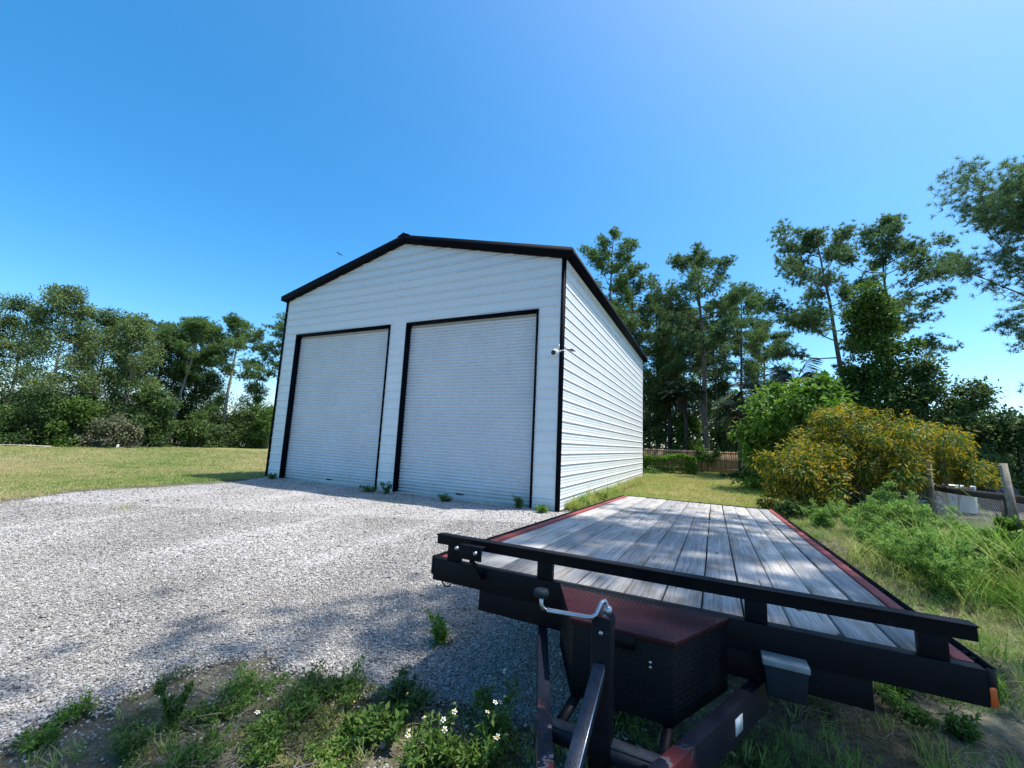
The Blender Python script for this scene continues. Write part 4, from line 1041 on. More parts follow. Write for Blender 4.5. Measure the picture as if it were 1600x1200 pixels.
for i, (px, Y, py, lb) in enumerate(((1084, 30.2, 520, 'thin pale trunk just left of the thick pine trunk'), (1092, 31.5, 500, 'thin pale trunk touching the thick pine trunk'), (1040, 33.0, 520, 'thin dark trunk near the garage rear corner'), (1058, 32.0, 540, 'thin dark trunk midway between garage and thick pine'), (1120, 32.5, 520, 'thin trunk right of the thick pine trunk'))):
    bp = gpos(px, Y); pine('pine_tree', bp, top_h(px, py, Y, bp), lb, 100 + i, 0.7, 1.5, (r_.normal(0, 0.4), 0), 0.09, 10, 'pine_needle_cool', 'pale_bark' if i < 2 else 'pine_bark', group=GT)
for px, Y, py, seed, fl, lb in ((1252, 20.5, 596, 91, 1.9, 'palm with arching fronds against the sky left of the leaning pine'), (1198, 22.5, 615, 92, 1.8, 'dark palm left of the arching palm, above the broad shrub'), (1156, 24.0, 640, 93, 1.7, 'dark palm right of the thick pine trunk'), (1072, 29.5, 612, 94, 1.7, 'palm with dead skirt beside the thick pine trunk'), (1046, 31.0, 618, 95, 1.6, 'palm in shade behind the clipped hedge'), (1300, 23.0, 620, 96, 1.8, 'dark palm behind the leaning pine trunk')):
    bp = gpos(px, Y); palm('palm_tree', bp, max(1.5, top_h(px, py, Y, bp)), lb, seed, fl=fl)
# ---- right thicket
bp = gpos(1392, 19.0); broad('broadleaf_tree', bp, top_h(1392, 452, 19, bp), 'column-shaped bright green vine-covered tree under the two pines', 111, 1.7, 'leaf_mid', 'dark_bark', 22000, (0.13, 0.22), 0.55, 0.05, None, 90, 'tree', 0.6, 0.13, 0.9)
bp = gpos(1345, 20.0); broad('broadleaf_tree', bp, top_h(1345, 590, 20, bp), 'dark bushy tree below the leaning pine', 112, 1.7, 'leaf_dark', 'dark_bark', 9000, (0.13, 0.22), 0.5, 0.05, None, 50, 'tree', 0.6, 0.1, 0.9)
bp = gpos(1455, 17.5); broad('broadleaf_tree', bp, top_h(1455, 560, 17.5, bp), 'dark leafy tree behind the yellow-orange bush', 113, 1.7, 'leaf_dark', 'dark_bark', 12000, (0.12, 0.20), 0.5, 0.05, None, 60, 'tree', 0.55, 0.1, 0.85)
bp = gpos(1525, 17.0); broad('broadleaf_tree', bp, top_h(1525, 592, 17.0, bp), 'airy dark tree with thin twigs against the pale sky', 114, 1.6, 'leaf_dark', 'dark_bark', 7000, (0.11, 0.18), 0.5, 0.1, None, 46, 'tree', 0.5, 0.08, 0.8, airy=0.3)
bp = gpos(1590, 16.0); broad('broadleaf_tree', bp, top_h(1590, 655, 16.0, bp), 'low dark tree at the right picture edge behind the rail fence', 115, 2.0, 'leaf_dark', 'dark_bark', 10000, (0.12, 0.20), 0.5, 0.0, None, 50, 'tree', 0.55, 0.08, 0.85)
bp = gpos(1680, 16.0); broad('broadleaf_tree', bp, top_h(1680, 640, 16.0, bp), 'low dark tree outside the right picture edge', 116, 2.0, 'leaf_dark', 'dark_bark', 6000, (0.12, 0.20), 0.5, 0.0, None, 40, 'tree', 0.55, 0.08, 0.85)
bp = gpos(1500, 14.5); broad('shrub', bp, top_h(1500, 690, 14.5, bp), 'dark shrub in the shade behind the rail fence', 117, 1.6, 'leaf_dark', 'dark_bark', 7000, (0.11, 0.18), 0.5, 0.0, None, 40, 'shrub', 0.5, 0.05, 0.85, trunks=3)
bp = gpos(1228, 15.2); broad('shrub', bp, top_h(1228, 592, 15.2, bp), 'broad light green shrub with large leaves in front of the palms', 118, 2.15, 'leaf_bright', 'dark_bark', 17000, (0.14, 0.24), 0.45, 0.0, None, 80, 'shrub', 0.55, 0.07, 0.75, trunks=4, droop=0.35)
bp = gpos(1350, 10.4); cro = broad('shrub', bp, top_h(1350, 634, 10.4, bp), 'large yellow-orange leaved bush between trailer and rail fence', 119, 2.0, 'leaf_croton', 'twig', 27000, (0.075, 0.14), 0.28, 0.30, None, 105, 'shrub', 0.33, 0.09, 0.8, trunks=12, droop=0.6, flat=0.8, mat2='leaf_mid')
bp = gpos(1335, 11.0); broad('shrub', bp, top_h(1335, 690, 11.0, bp), 'dark undergrowth filling the base of the yellow-orange bush', 122, 2.0, 'leaf_dark', 'twig', 9000, (0.07, 0.13), 0.35, 0.0, None, 60, 'shrub', 0.35, 0.05, 0.8, trunks=8, droop=0.3, flat=0.6)
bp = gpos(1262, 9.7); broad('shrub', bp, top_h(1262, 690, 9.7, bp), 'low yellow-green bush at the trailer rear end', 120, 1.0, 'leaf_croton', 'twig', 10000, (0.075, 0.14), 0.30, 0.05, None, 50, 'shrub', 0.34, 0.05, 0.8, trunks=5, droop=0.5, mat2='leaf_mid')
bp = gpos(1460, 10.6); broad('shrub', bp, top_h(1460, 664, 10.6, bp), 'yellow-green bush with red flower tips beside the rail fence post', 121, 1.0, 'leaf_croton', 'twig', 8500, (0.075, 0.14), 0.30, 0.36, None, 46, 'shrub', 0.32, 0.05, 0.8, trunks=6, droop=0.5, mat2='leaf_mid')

# ---- the wood that closes the view behind the first trees
def woods():
    r = np.random.default_rng(400); n = 90000; x = r.uniform(-75, 75, n); y = 46 + r.uniform(0, 1, n) * 8 + 0.1 * np.abs(x)
    hmax = (3.6 + 4.6 * sstep(2, 14, x)) * (0.75 + 0.5 * np.array([mnoise.noise((a * 0.22, 3.3, b_ * 0.05)) + 0.5 for a, b_ in zip(x, y)]))
    z = hmax * r.uniform(0, 1, n) ** 0.7 + tz(x, y); p = np.stack([x, y, z], -1)
    V, F = leaves(p, unit(r.normal(0, 1, p.shape)), r, (0.35, 0.7), 0.6, 0.1); b = MB(); b.add(V, F)
    o = b.build('woods', M['leaf_dark']); tag(o, 'dark far-off wood closing the view behind the trees', 'woods', kind='stuff')
woods()

# ================================================================== FENCES AND YARD THINGS
def fence_wood():
    t = NT('brown_fence_wood'); o = t.obj(); r = t.rnd()
    g = t.noise(t.mapping(o, (40, 40, 2.0)), 1.0, 5, 0.65)
    c = t.ramp(g, [(0.3, (0.20, 0.135, 0.09)), (0.6, (0.38, 0.27, 0.18)), (0.8, (0.48, 0.37, 0.26))])
    t.col(t.mix(1.0, c, t.ramp(r, [(0, (0.7, 0.7, 0.7)), (1, (1.2, 1.15, 1.1))]), 'MULTIPLY')); t.set(Roughness=0.9, Specular_IOR_Level=0.2); return t.m
M['fence_wood'] = fence_wood()
M['petal'] = plain('white_petals', (0.78, 0.78, 0.72), 0.6, 0, 0.05)
M['old_rail'] = plain('dark_old_rail', (0.055, 0.048, 0.042), 0.9, 0, 0.5, 14, 0.5)
M['post_wood'] = plain('grey_brown_post', (0.22, 0.185, 0.145), 0.9, 0, 0.35, 14, 0.5)
M['galv'] = plain('galvanised_wire', (0.42, 0.43, 0.43), 0.45, 0.6, 0.15)
f0 = P(930, 695, 26.5); f1 = P(1330, 716, 26.5)
fa = np.array([f0[0], f0[1]]); fb = np.array([f1[0], f1[1]]); FL_ = np.linalg.norm(fb - fa)
FH = float((f0[2] + f1[2]) / 2 - tz((fa[0] + fb[0]) / 2, 26.5))
fz = float(tz((fa[0] + fb[0]) / 2, 26.5))
wf = empty('wooden_fence', (fa[0], fa[1], fz), math.atan2(fb[1] - fa[1], fb[0] - fa[0]), 'brown wooden picket fence along the rear of the lawn', 'fence')
frng = np.random.default_rng(3)
pm = None; x = 0.0
while x < FL_:
    if pm is None:
        b = MB(); b.prism([(0, 0.04), (0.138, 0.04), (0.138, FH - 0.03), (0.11, FH), (0.028, FH), (0, FH - 0.03)], 'y', 0, 0.018); o = b.build('picket', M['fence_wood'], wf); pm = o.data
    else:
        o = bpy.data.objects.new('picket', pm); COL.objects.link(o); o.parent = wf
    o.location = (x, frng.normal(0, 0.003), frng.normal(0, 0.012) - 0.02); o.rotation_euler = (0, frng.normal(0, 0.006), 0); x += 0.147
for z0 in (0.22, FH * 0.55, FH - 0.16):
    b = MB(); b.box(0, FL_, -0.042, -0.003, z0, z0 + 0.09); b.build('fence_rail', M['fence_wood'], wf)
for k in range(int(FL_ / 2.4) + 1):
    b = MB(); b.box(k * 2.4, k * 2.4 + 0.09, -0.135, -0.044, -0.3, FH - 0.02); b.build('fence_post', M['fence_wood'], wf)

A = np.array(gpos(1447, 9.8)); B_ = np.array(gpos(1584, 7.2)); dAB = (B_ - A) / np.linalg.norm(B_ - A)
rf = empty('rail_fence', (A[0], A[1], float(tz(*A))), math.atan2(dAB[1], dAB[0]), 'old rail fence with leaning post and chain-link wire beside the weeds', 'fence')
LAB = float(np.linalg.norm(B_ - A)); zA = float(tz(*A))
b = MB(); b.tube([(0, 0, -0.3), (0.01, 0.0, 1.38)], [0.075, 0.068], 8); b.build('fence_post', M['post_wood'], rf)
bl = MB(); bl.tube([(LAB, -0.06, -0.3), (LAB - 0.10, -0.06, 0.6), (LAB - 0.20, -0.06, 1.36)], [0.062, 0.06, 0.055], 8); bl.build('leaning_post', M['post_wood'], rf)
b = MB(); b.box(LAB * 0.80, LAB * 0.80 + 0.09, 0.03, 0.12, -0.3, 0.70); b.build('short_post', M['old_rail'], rf)
b = MB(); b.tube([(LAB + 2.7, 0, -0.3), (LAB + 2.7, 0, 1.35)], 0.065, 8); b.build('fence_post', M['post_wood'], rf)
def board(x0, x1, z0, z1, y0, th=0.04, hgt=0.13):
    b = MB(); V = []
    for x_, z_ in ((x0, z0), ((x0 + x1) / 2, (z0 + z1) / 2 - 0.015), (x1, z1)):
        V += [(x_, y0, z_ - hgt / 2), (x_, y0 + th, z_ - hgt / 2), (x_, y0 + th, z_ + hgt / 2), (x_, y0, z_ + hgt / 2)]
    F = [(0, 1, 2, 3), (11, 10, 9, 8)]
    for k in (0, 4): F += [(k + i, k + 4 + i, k + 4 + (i + 1) % 4, k + (i + 1) % 4) for i in range(4)]
    b.add(V, F); return fixn(b.build('rail', M['old_rail'], rf))
board(-1.2, LAB + 0.1, 0.74, 0.755, 0.072); board(LAB + 0.05, LAB + 2.8, 0.76, 0.75, 0.066)
b = MB(); hw = 0.66; st_ = 0.055
k = -1.2
segs = []
x = -1.2
while x < LAB + 2.6:
    for sg in (1, -1):
        p0 = np.array([x if sg > 0 else x + hw, 0.125 + 0.002 * sg, 0.02]); p1 = np.array([x + hw if sg > 0 else x, 0.125 + 0.002 * sg, 0.02 + hw])
        b.tube([p0, p1], 0.0022, 3, cap=False)
    x += st_
o = b.build('wire_mesh', M['galv'], rf); o['kind'] = 'stuff'

M['chest'] = plain('white_enamel', (0.50, 0.50, 0.48), 0.4, 0, 0.12, 6, 0.05)
q = P(1492, 800, 11.6); zq = float(tz(q[0], q[1]))
ch = empty('storage_chest', (q[0], q[1], zq), -0.9, 'white storage chest standing behind the chain-link wire', 'chest')
b = MB(); b.box(-0.42, 0.42, -0.3, 0.3, 0.03, 0.66, 0.015); b.build('body', M['chest'], ch)
b = MB(); b.box(-0.435, 0.435, -0.315, 0.315, 0.665, 0.74, 0.015); b.build('lid', M['chest'], ch)
b = MB(); b.box(-0.08, 0.08, -0.345, -0.317, 0.69, 0.715); b.build('handle', M['trim'], ch)
for sx in (-0.36, 0.36):
    for sy in (-0.25, 0.25):
        b = MB(); b.box(sx - 0.03, sx + 0.03, sy - 0.03, sy + 0.03, 0, 0.03); b.build('foot', M['trim'], ch)
M['blue'] = plain('blue_plastic', (0.02, 0.10, 0.30), 0.4, 0, 0.2, 8)
q = P(1462, 800, 11.0); tb_ = empty('plastic_tub', (q[0], q[1], float(tz(q[0], q[1]))), 0.2, 'blue plastic tub left of the white storage chest', 'tub')
b = MB(); b.lathe([(0.20, 0.0), (0.25, 0.30), (0.235, 0.30), (0.19, 0.03)], (0, 0, 0), 20); b.build('body', M['blue'], tb_, True)
b = MB(); b.lathe([(0.25, 0.285), (0.275, 0.30), (0.275, 0.32), (0.235, 0.32)], (0, 0, 0), 20); b.build('rim', M['blue'], tb_, True)
M['tarp'] = plain('dark_blue_tarp', (0.008, 0.014, 0.03), 0.7, 0, 0.3, 5, 0.3, spec=0.15)
q = P(1562, 790, 12.6); tp = MB(); X, Y = np.meshgrid(np.linspace(-0.9, 0.9, 28), np.linspace(-0.6, 0.6, 20), indexing='ij')
e = np.clip(1 - np.maximum(np.abs(X / 0.9), np.abs(Y / 0.6)) ** 6, 0, 1); Zt = e ** 0.6 * (0.70 - 0.12 * np.abs(X) + 0.07 * np.sin(4 * X + 2 * Y) + 0.05 * np.sin(9 * Y - 3 * X))
i = np.arange(27)[:, None] * 20; j = np.arange(19)[None, :]
tp.add(np.stack([X, Y, Zt], -1).reshape(-1, 3), np.stack([i + j, i + 20 + j, i + 21 + j, i + j + 1], -1).reshape(-1, 4))
o = tp.build('tarp', M['tarp'], None, True); o.location = (q[0], q[1], float(tz(q[0], q[1]))); o.rotation_euler = (0, 0, 0.4); o.scale = (0.6, 0.6, 1)
tag(o, 'dark blue tarp over a heap behind the leaning fence post', 'tarp')

# white stakes on the lawn, bird
for px, tilt, lb in ((180.0, 0.32, 'left of two small white stakes leaning on the lawn'), (183.2, 0.12, 'right of two small white stakes, more upright')):
    q = G(px, 702, -0.13); b = MB(); b.prism([(-0.03, 0), (0.03, 0), (0.03, 0.30), (0.0, 0.34), (-0.03, 0.30)], 'y', -0.01, 0.01)
    o = b.build('marker_stake', M['petal']); o.location = (q[0], q[1], float(tz(q[0], q[1])) - 0.03); o.rotation_euler = (0, tilt, 0); tag(o, lb, 'stake', 'white stakes on the lawn')
q = P(530.5, 397.2, 42.0)
b = MB(); b.lathe([(0.005, -0.17), (0.035, -0.12), (0.05, -0.02), (0.04, 0.08), (0.012, 0.16), (0.02, 0.25), (0.004, 0.255)], (0, 0, 0), 8, 'y')
for sg in (-1, 1):
    b.add([(0, -0.08, 0.02), (sg * 0.26, -0.06, 0.09), (sg * 0.42, 0.06, 0.02), (sg * 0.20, 0.07, 0.06), (0, 0.06, 0.02), (0, -0.01, 0.035)], [(0, 1, 2, 3, 4, 5)])
o = b.build('bird', M['trim']); o.location = tuple(q); o.rotation_euler = (0, 0.2, 0.9); tag(o, 'small dark bird gliding in the sky above the roof slope', 'bird')

# ================================================================== GRASS, WEEDS, LITTER
def blades_mesh(r, n, hgt, wid, spread, lean, seg=3):
    V = []; F = []
    for _ in range(n):
        a = r.uniform(0, 6.283); d = np.array([math.cos(a), math.sin(a), 0]); s_ = np.array([-d[1], d[0], 0])
        p = np.array([r.normal(0, spread), r.normal(0, spread), -0.005]); h_ = hgt * r.uniform(0.55, 1.15); ln_ = lean * r.uniform(0.2, 1.2); k0 = len(V)
        for i in range(seg + 1):
            t = i / seg; c = p + d * ln_ * h_ * t ** 2 + np.array([0, 0, h_ * (t - 0.25 * ln_ * t * t)]); w_ = wid * (1 - t) ** 0.7
            if i < seg: V += [c - s_ * w_ / 2, c + s_ * w_ / 2]
            else: V.append(c)
        for i in range(seg - 1): F.append((k0 + 2 * i, k0 + 2 * i + 1, k0 + 2 * i + 3, k0 + 2 * i + 2))
        F.append((k0 + 2 * seg - 2, k0 + 2 * seg - 1, k0 + 2 * seg))
    b = MB(); b.add(V, F); return b
def lawnleaf(name, g1, g2, dry, s=0.35):
    t = NT(name); r = t.rnd(); p = t.pos()
    a = t.noise(p, s, 5, 0.6); d = t.noise(p, 1.1, 4, 0.6)
    f = t.math('ADD', t.math('ADD', t.math('MULTIPLY', a, 0.7), t.math('MULTIPLY', d, 0.22)), t.math('MULTIPLY', r, 0.2))
    c = t.ramp(f, [(0.43, g1), (0.53, g2), (0.62, dry)])
    t.col(c); t.set(Roughness=0.7, Specular_IOR_Level=0.25)
    tr = t.n('BsdfTranslucent'); t.l(c, tr.inputs[0]); mx = t.n('MixShader'); mx.inputs[0].default_value = 0.3
    t.l(t.b.outputs[0], mx.inputs[1]); t.l(tr.outputs[0], mx.inputs[2]); t.l(mx.outputs[0], t.out.inputs[0]); return t.m
M['lawn_blade'] = lawnleaf('lawn_blades', (0.15, 0.26, 0.05), (0.34, 0.36, 0.12), (0.52, 0.43, 0.23), 0.13)
M['rear_blade'] = lawnleaf('rear_lawn_blades', (0.19, 0.33, 0.045), (0.33, 0.40, 0.08), (0.48, 0.42, 0.18), 0.25)
M['wild_blade'] = lawnleaf('wild_grass_blades', (0.13, 0.26, 0.04), (0.25, 0.38, 0.07), (0.39, 0.40, 0.16), 0.9)
M['straw'] = lawnleaf('dry_litter', (0.16, 0.12, 0.08), (0.28, 0.23, 0.16), (0.40, 0.36, 0.29), 1.5)
gr_ = np.random.default_rng(77)
def protos(name, k, fn): return proto_collection(name, [fn(i) for i in range(k)])
lawn_p = protos('lawn_tufts', 4, lambda i: blades_mesh(gr_, 12, 0.055, 0.007, 0.035, 0.9, 2).build('tuft', M['lawn_blade'], link=False))
rear_p = protos('rear_tufts', 4, lambda i: blades_mesh(gr_, 12, 0.06, 0.008, 0.035, 0.9, 2).build('tuft', M['rear_blade'], link=False))
wild_p = protos('wild_tufts', 5, lambda i: blades_mesh(gr_, 12, 0.13, 0.006, 0.025, 0.9, 3).build('tuft', M['wild_blade'], link=False))
def straw_mesh(i):
    b = MB()
    for _ in range(6):
        a = gr_.uniform(0, 6.28); d = np.array([math.cos(a), math.sin(a), 0]); n_ = np.array([-d[1], d[0], 0]); L_ = gr_.uniform(0.05, 0.16); c = gr_.normal(0, 0.04, 3) * [1, 1, 0]
        p = [c, c + d * L_ / 2 + n_ * gr_.normal(0, 0.012) + [0, 0, gr_.uniform(0.002, 0.014)], c + d * L_ + [0, 0, 0.002]]
        b.tube(p, 0.0013, 3, cap=False)
    return b.build('straw', M['straw'], link=False)
straw_p = protos('straw_bits', 4, straw_mesh)
def sc_pts(n, x0, x1, y0, y1, fn): return pts_in(n, x0, x1, y0, y1, lambda x, y: fn(x, y))
def lay(name, x, y, base, pool, npool, label, cat, tilt=0.2, zoff=0.0):
    n = len(x); s_ = base * gr_.lognormal(0, 0.3, n)
    return scatter(name, np.stack([x, y, tz(x, y) + zoff], -1), np.stack([gr_.normal(0, tilt, n), gr_.normal(0, tilt, n), gr_.uniform(0, 6.28, n)], -1), np.stack([s_, s_, s_ * gr_.uniform(0.7, 1.3, n)], -1), gr_.integers(0, npool, n), pool, label, cat)
# left lawn: dense near the drive edge, larger sparser tufts further off
x1, y1 = sc_pts(60000, -26, -4, 5, 15.5, lambda x, y: vis(x, y) & jit(LAWN_L, 0.3)(x, y) & ~bldg_in(x, y, 0.02))
x2, y2 = sc_pts(30000, -36, -2, 15.5, 30, lambda x, y: vis(x, y) & jit(LAWN_L, 0.3)(x, y) & ~bldg_in(x, y, 0.02))
sc1 = np.concatenate([np.full(len(x1), 0.8), np.full(len(x2), 1.25)])
lay('lawn_grass', np.concatenate([x1, x2]), np.concatenate([y1, y2]), sc1, lawn_p, 4, 'short patchy mown grass left of the gravel drive', 'grass')
x1, y1 = sc_pts(34000, 1, 19, 8.3, 26.4, lambda x, y: (y > 0) & jit(LAWN_R, 0.4)(x, y) & ~bldg_in(x, y, 0.01))
lay('lawn_grass', x1, y1, 1.15, rear_p, 4, 'bright green grass between garage and wooden fence', 'grass')
# edge of the drive, foot of the garage, wild ground right of the trailer and in front
u_ = gr_.uniform(0.4, 11.5, 1500); off = np.abs(gr_.normal(0, 0.16, 1500)) + 0.03
ex = BO[0] + BV[0] * u_ - BU[0] * off; ey = BO[1] + BV[1] * u_ - BU[1] * off
lay('wall_foot_grass', ex, ey, 1.0, proto_collection('wall_tufts', [blades_mesh(gr_, 10, 0.15, 0.010, 0.03, 0.8, 3).build('tuft', M['rear_blade'], link=False) for _ in range(3)]), 3, 'longer bright grass along the foot of the sunlit garage wall', 'grass')
def under_trailer(x, y, mrg=0.0):
    dx = x - TO[0]; dy = y - TO[1]; a = dx * LX[0] + dy * LX[1]; c = dx * LY[0] + dy * LY[1]
    return (np.abs(a) < 1.0 + mrg) & (c > -0.3) & (c < 5.4)
def trail_x(x, y): return (x - TO[0]) * LX[0] + (y - TO[1]) * LX[1]
dens_n = lambda x, y, s, seed: vnoise(x, y, s, seed)
x1, y1 = sc_pts(30000, 1.0, 11, 0.7, 10.5, lambda x, y: vis(x, y) & (trail_x(x, y) > 1.02))
k = dens_n(x1, y1, 0.9, 4.4) + 0.5 * dens_n(x1, y1, 3.0, 6.6) + 0.45 * sstep(1.1, 2.4, trail_x(x1, y1)) - 0.12 > gr_.uniform(-0.15, 0.35, len(x1))
lay('wild_grass', x1[k], y1[k], 0.75, wild_p, 5, 'wild patchy grass on the sandy ground beside the trailer', 'grass', 0.35)
x1, y1 = sc_pts(9000, -4.5, 3.2, 0.7, 3.6, lambda x, y: vis(x, y) & ~gravel_in(x, y, 0.25) & (trail_x(x, y) < 1.05))
k = (dens_n(x1, y1, 1.4, 1.4) + 0.5 * dens_n(x1, y1, 4.0, 2.6) > gr_.uniform(0.0, 0.7, len(x1)))
lay('foreground_grass', x1[k], y1[k], 0.45, wild_p, 5, 'thin grass and dry stalks at the near edge of the gravel', 'grass', 0.4)
x1, y1 = sc_pts(26000, -4.5, 9, 0.7, 7.5, lambda x, y: vis(x, y) & ~gravel_in(x, y, 0.25))
k = dens_n(x1, y1, 1.1, 7.7) > gr_.uniform(-0.5, 0.35, len(x1))
lay('ground_litter', x1[k], y1[k], 0.9, straw_p, 4, 'dry pine straw and twigs littering the sandy ground', 'litter', 0.15, 0.002)
def sprig(i):
    r = np.random.default_rng(500 + i); n_ = 26; a = r.uniform(0, 6.283, n_); q = r.uniform(0.005, 0.05, n_)
    c = np.stack([q * np.cos(a), q * np.sin(a), r.uniform(0.004, 0.035, n_)], -1); d = unit(np.stack([np.cos(a), np.sin(a), r.uniform(-0.1, 0.7, n_)], -1))
    V, F = leaves(c, d, r, (0.012, 0.026), 0.5, 0.0); b = MB(); b.add(V, F)
    for k in range(5): b.tube([(0, 0, 0), tuple(c[k] * 0.6), tuple(c[k])], 0.0009, 3, cap=False)
    return b.build('sprig', M['sprig'], link=False)
M['sprig'] = lawnleaf('creeping_weed_leaves', (0.040, 0.085, 0.020), (0.085, 0.140, 0.032), (0.21, 0.21, 0.07), 1.3)
sprig_p = protos('sprigs', 4, sprig)
x1, y1 = sc_pts(26000, -4.2, 3.0, 0.8, 3.4, lambda x, y: vis(x, y) & ~gravel_in(x, y - 0.10, 0.3) & (trail_x(x, y) < 1.0))
k = (dens_n(x1, y1, 1.8, 3.4) + 0.6 * dens_n(x1, y1, 5.0, 9.6) > gr_.uniform(0.05, 0.85, len(x1)))
lay('creeping_weeds', x1[k], y1[k], 0.62, sprig_p, 4, 'low creeping weeds carpeting the near bank of the gravel', 'ground cover', 0.3)
x1, y1 = sc_pts(9000, 1.2, 9, 0.8, 7.5, lambda x, y: vis(x, y) & (trail_x(x, y) > 1.1))
k = (dens_n(x1, y1, 1.5, 5.4) + 0.6 * dens_n(x1, y1, 4.0, 1.6) > gr_.uniform(0.1, 0.8, len(x1)))
lay('creeping_weeds', x1[k], y1[k], 0.9, sprig_p, 4, 'low green weeds on the sandy ground right of the trailer', 'ground cover', 0.3)
# tall yellow-green grass at the right edge
M['tall_blade'] = lawnleaf('tall_grass_blades', (0.15, 0.29, 0.035), (0.27, 0.40, 0.07), (0.40, 0.43, 0.13), 0.9)
tall_p = protos('tall_tufts', 4, lambda i: blades_mesh(gr_, 22, 0.50, 0.008, 0.05, 1.1, 5).build('tuft', M['tall_blade'], link=False))
c0 = G(1590, 960)
x1 = gr_.normal(c0[0] + 0.75, 0.42, 520); y1 = gr_.normal(c0[1] + 0.45, 0.6, 520); kk = (trail_x(x1, y1) > 1.75)
lay('tall_grass', x1[kk], y1[kk], 0.72, tall_p, 4, 'tall yellow-green grass at the right picture edge', 'grass', 0.15)

# ---- single weeds
def weed(base, H, label, seed, rad=0.3, mat='leaf_fern', n=5000, L=(0.025, 0.05), wr=0.28, stems=9, cat='weed', group=None, name='weed', flowers=0, droop=0.1, low=0.08, upright=0.5, fl_r=0.012):
    r = np.random.default_rng(seed); z0 = float(tz(base[0], base[1])); root = empty(name, (base[0], base[1], z0), 0, label, cat, group)
    wb = MB(); C, D = [], []; tips = []
    for k in range(stems):
        az = r.uniform(0, 6.28); hh = H * r.uniform(0.6, 1.0); out = rad * r.uniform(0.3, 1.0)
        d0 = np.array([math.cos(az) * out, math.sin(az) * out, hh * (1 + upright)])
        pts = curve_pts((r.normal(0, rad * 0.08), r.normal(0, rad * 0.08), -0.02), d0, math.hypot(hh, out), 7, (math.cos(az) * 0.35, math.sin(az) * 0.35, 0), r, 0.06)
        wb.tube(pts, np.linspace(0.006, 0.002, 7) * (0.6 + H), 4, cap=False); tips.append(pts[-1])
        nb = 9
        for j in range(nb):
            s_ = r.uniform(low, 1.0); p0 = np.array([np.interp(s_, np.linspace(0, 1, 7), pts[:, i]) for i in range(3)])
            bd = unit(np.append(r.normal(0, 1, 2), r.uniform(0.1, 0.9))); bl_ = rad * r.uniform(0.25, 0.6) * (1.1 - 0.6 * s_)
            m_ = max(3, n // (stems * nb)); q_ = r.uniform(0.1, 1.0, m_)
            c = p0 + bd * (bl_ * q_)[:, None] + r.normal(0, rad * 0.05, (m_, 3)); C.append(c)
            D.append(unit(bd * 0.6 + r.normal(0, 0.8, (m_, 3))))
            wb.tube([p0, p0 + bd * bl_], [0.002, 0.001], 3, cap=False); tips.append(p0 + bd * bl_ + np.array([0, 0, 0.02]))
    C = np.concatenate(C); D = np.concatenate(D); C[:, 2] = np.maximum(C[:, 2], 0.01)
    V, F = leaves(C, D, r, L, wr, droop); b = MB(); b.add(V, F)
    wb.build('stem', M['leaf_fern'], root); b.build('foliage', M[mat], root)
    if flowers:
        tips = np.array(sorted(tips, key=lambda q: -q[2])); fm = None
        for i in range(flowers):
            tpnt = tips[i % len(tips)] + np.append(r.normal(0, 0.012, 2), r.uniform(0.01, 0.04))
            if fm is None:
                b = MB()
                for a in range(5):
                    t_ = a * 1.2566; d = np.array([math.cos(t_), math.sin(t_), 0]); s2 = np.array([-d[1], d[0], 0])
                    b.add([d * 0.003, d * fl_r * 0.7 + s2 * fl_r * 0.33, d * fl_r * 1.05 + [0, 0, -0.001], d * fl_r * 0.7 - s2 * fl_r * 0.33], [(0, 1, 2, 3)])
                fo = b.build('flower', M['petal'], root); fm = fo.data
            else: fo = bpy.data.objects.new('flower', fm); COL.objects.link(fo); fo.parent = root
            fo.location = tuple(tpnt); fo.rotation_euler = (r.normal(0, 0.5), r.normal(0, 0.5), r.uniform(0, 6))
            if i == 0 or True:
                if 'fdisc' not in M: M['fdisc'] = plain('yellow_flower_disc', (0.62, 0.42, 0.03), 0.7)
                if not hasattr(weed, 'dm'): weed.dm = MB().lathe([(0.0035, -0.001), (0.0045, 0.002), (0.002, 0.005)], (0, 0, 0), 7).mesh('flower_disc', M['fdisc'])
                do = bpy.data.objects.new('flower_disc', weed.dm); COL.objects.link(do); do.parent = fo
    return root
GWD = 'feathery weeds beside the trailer'
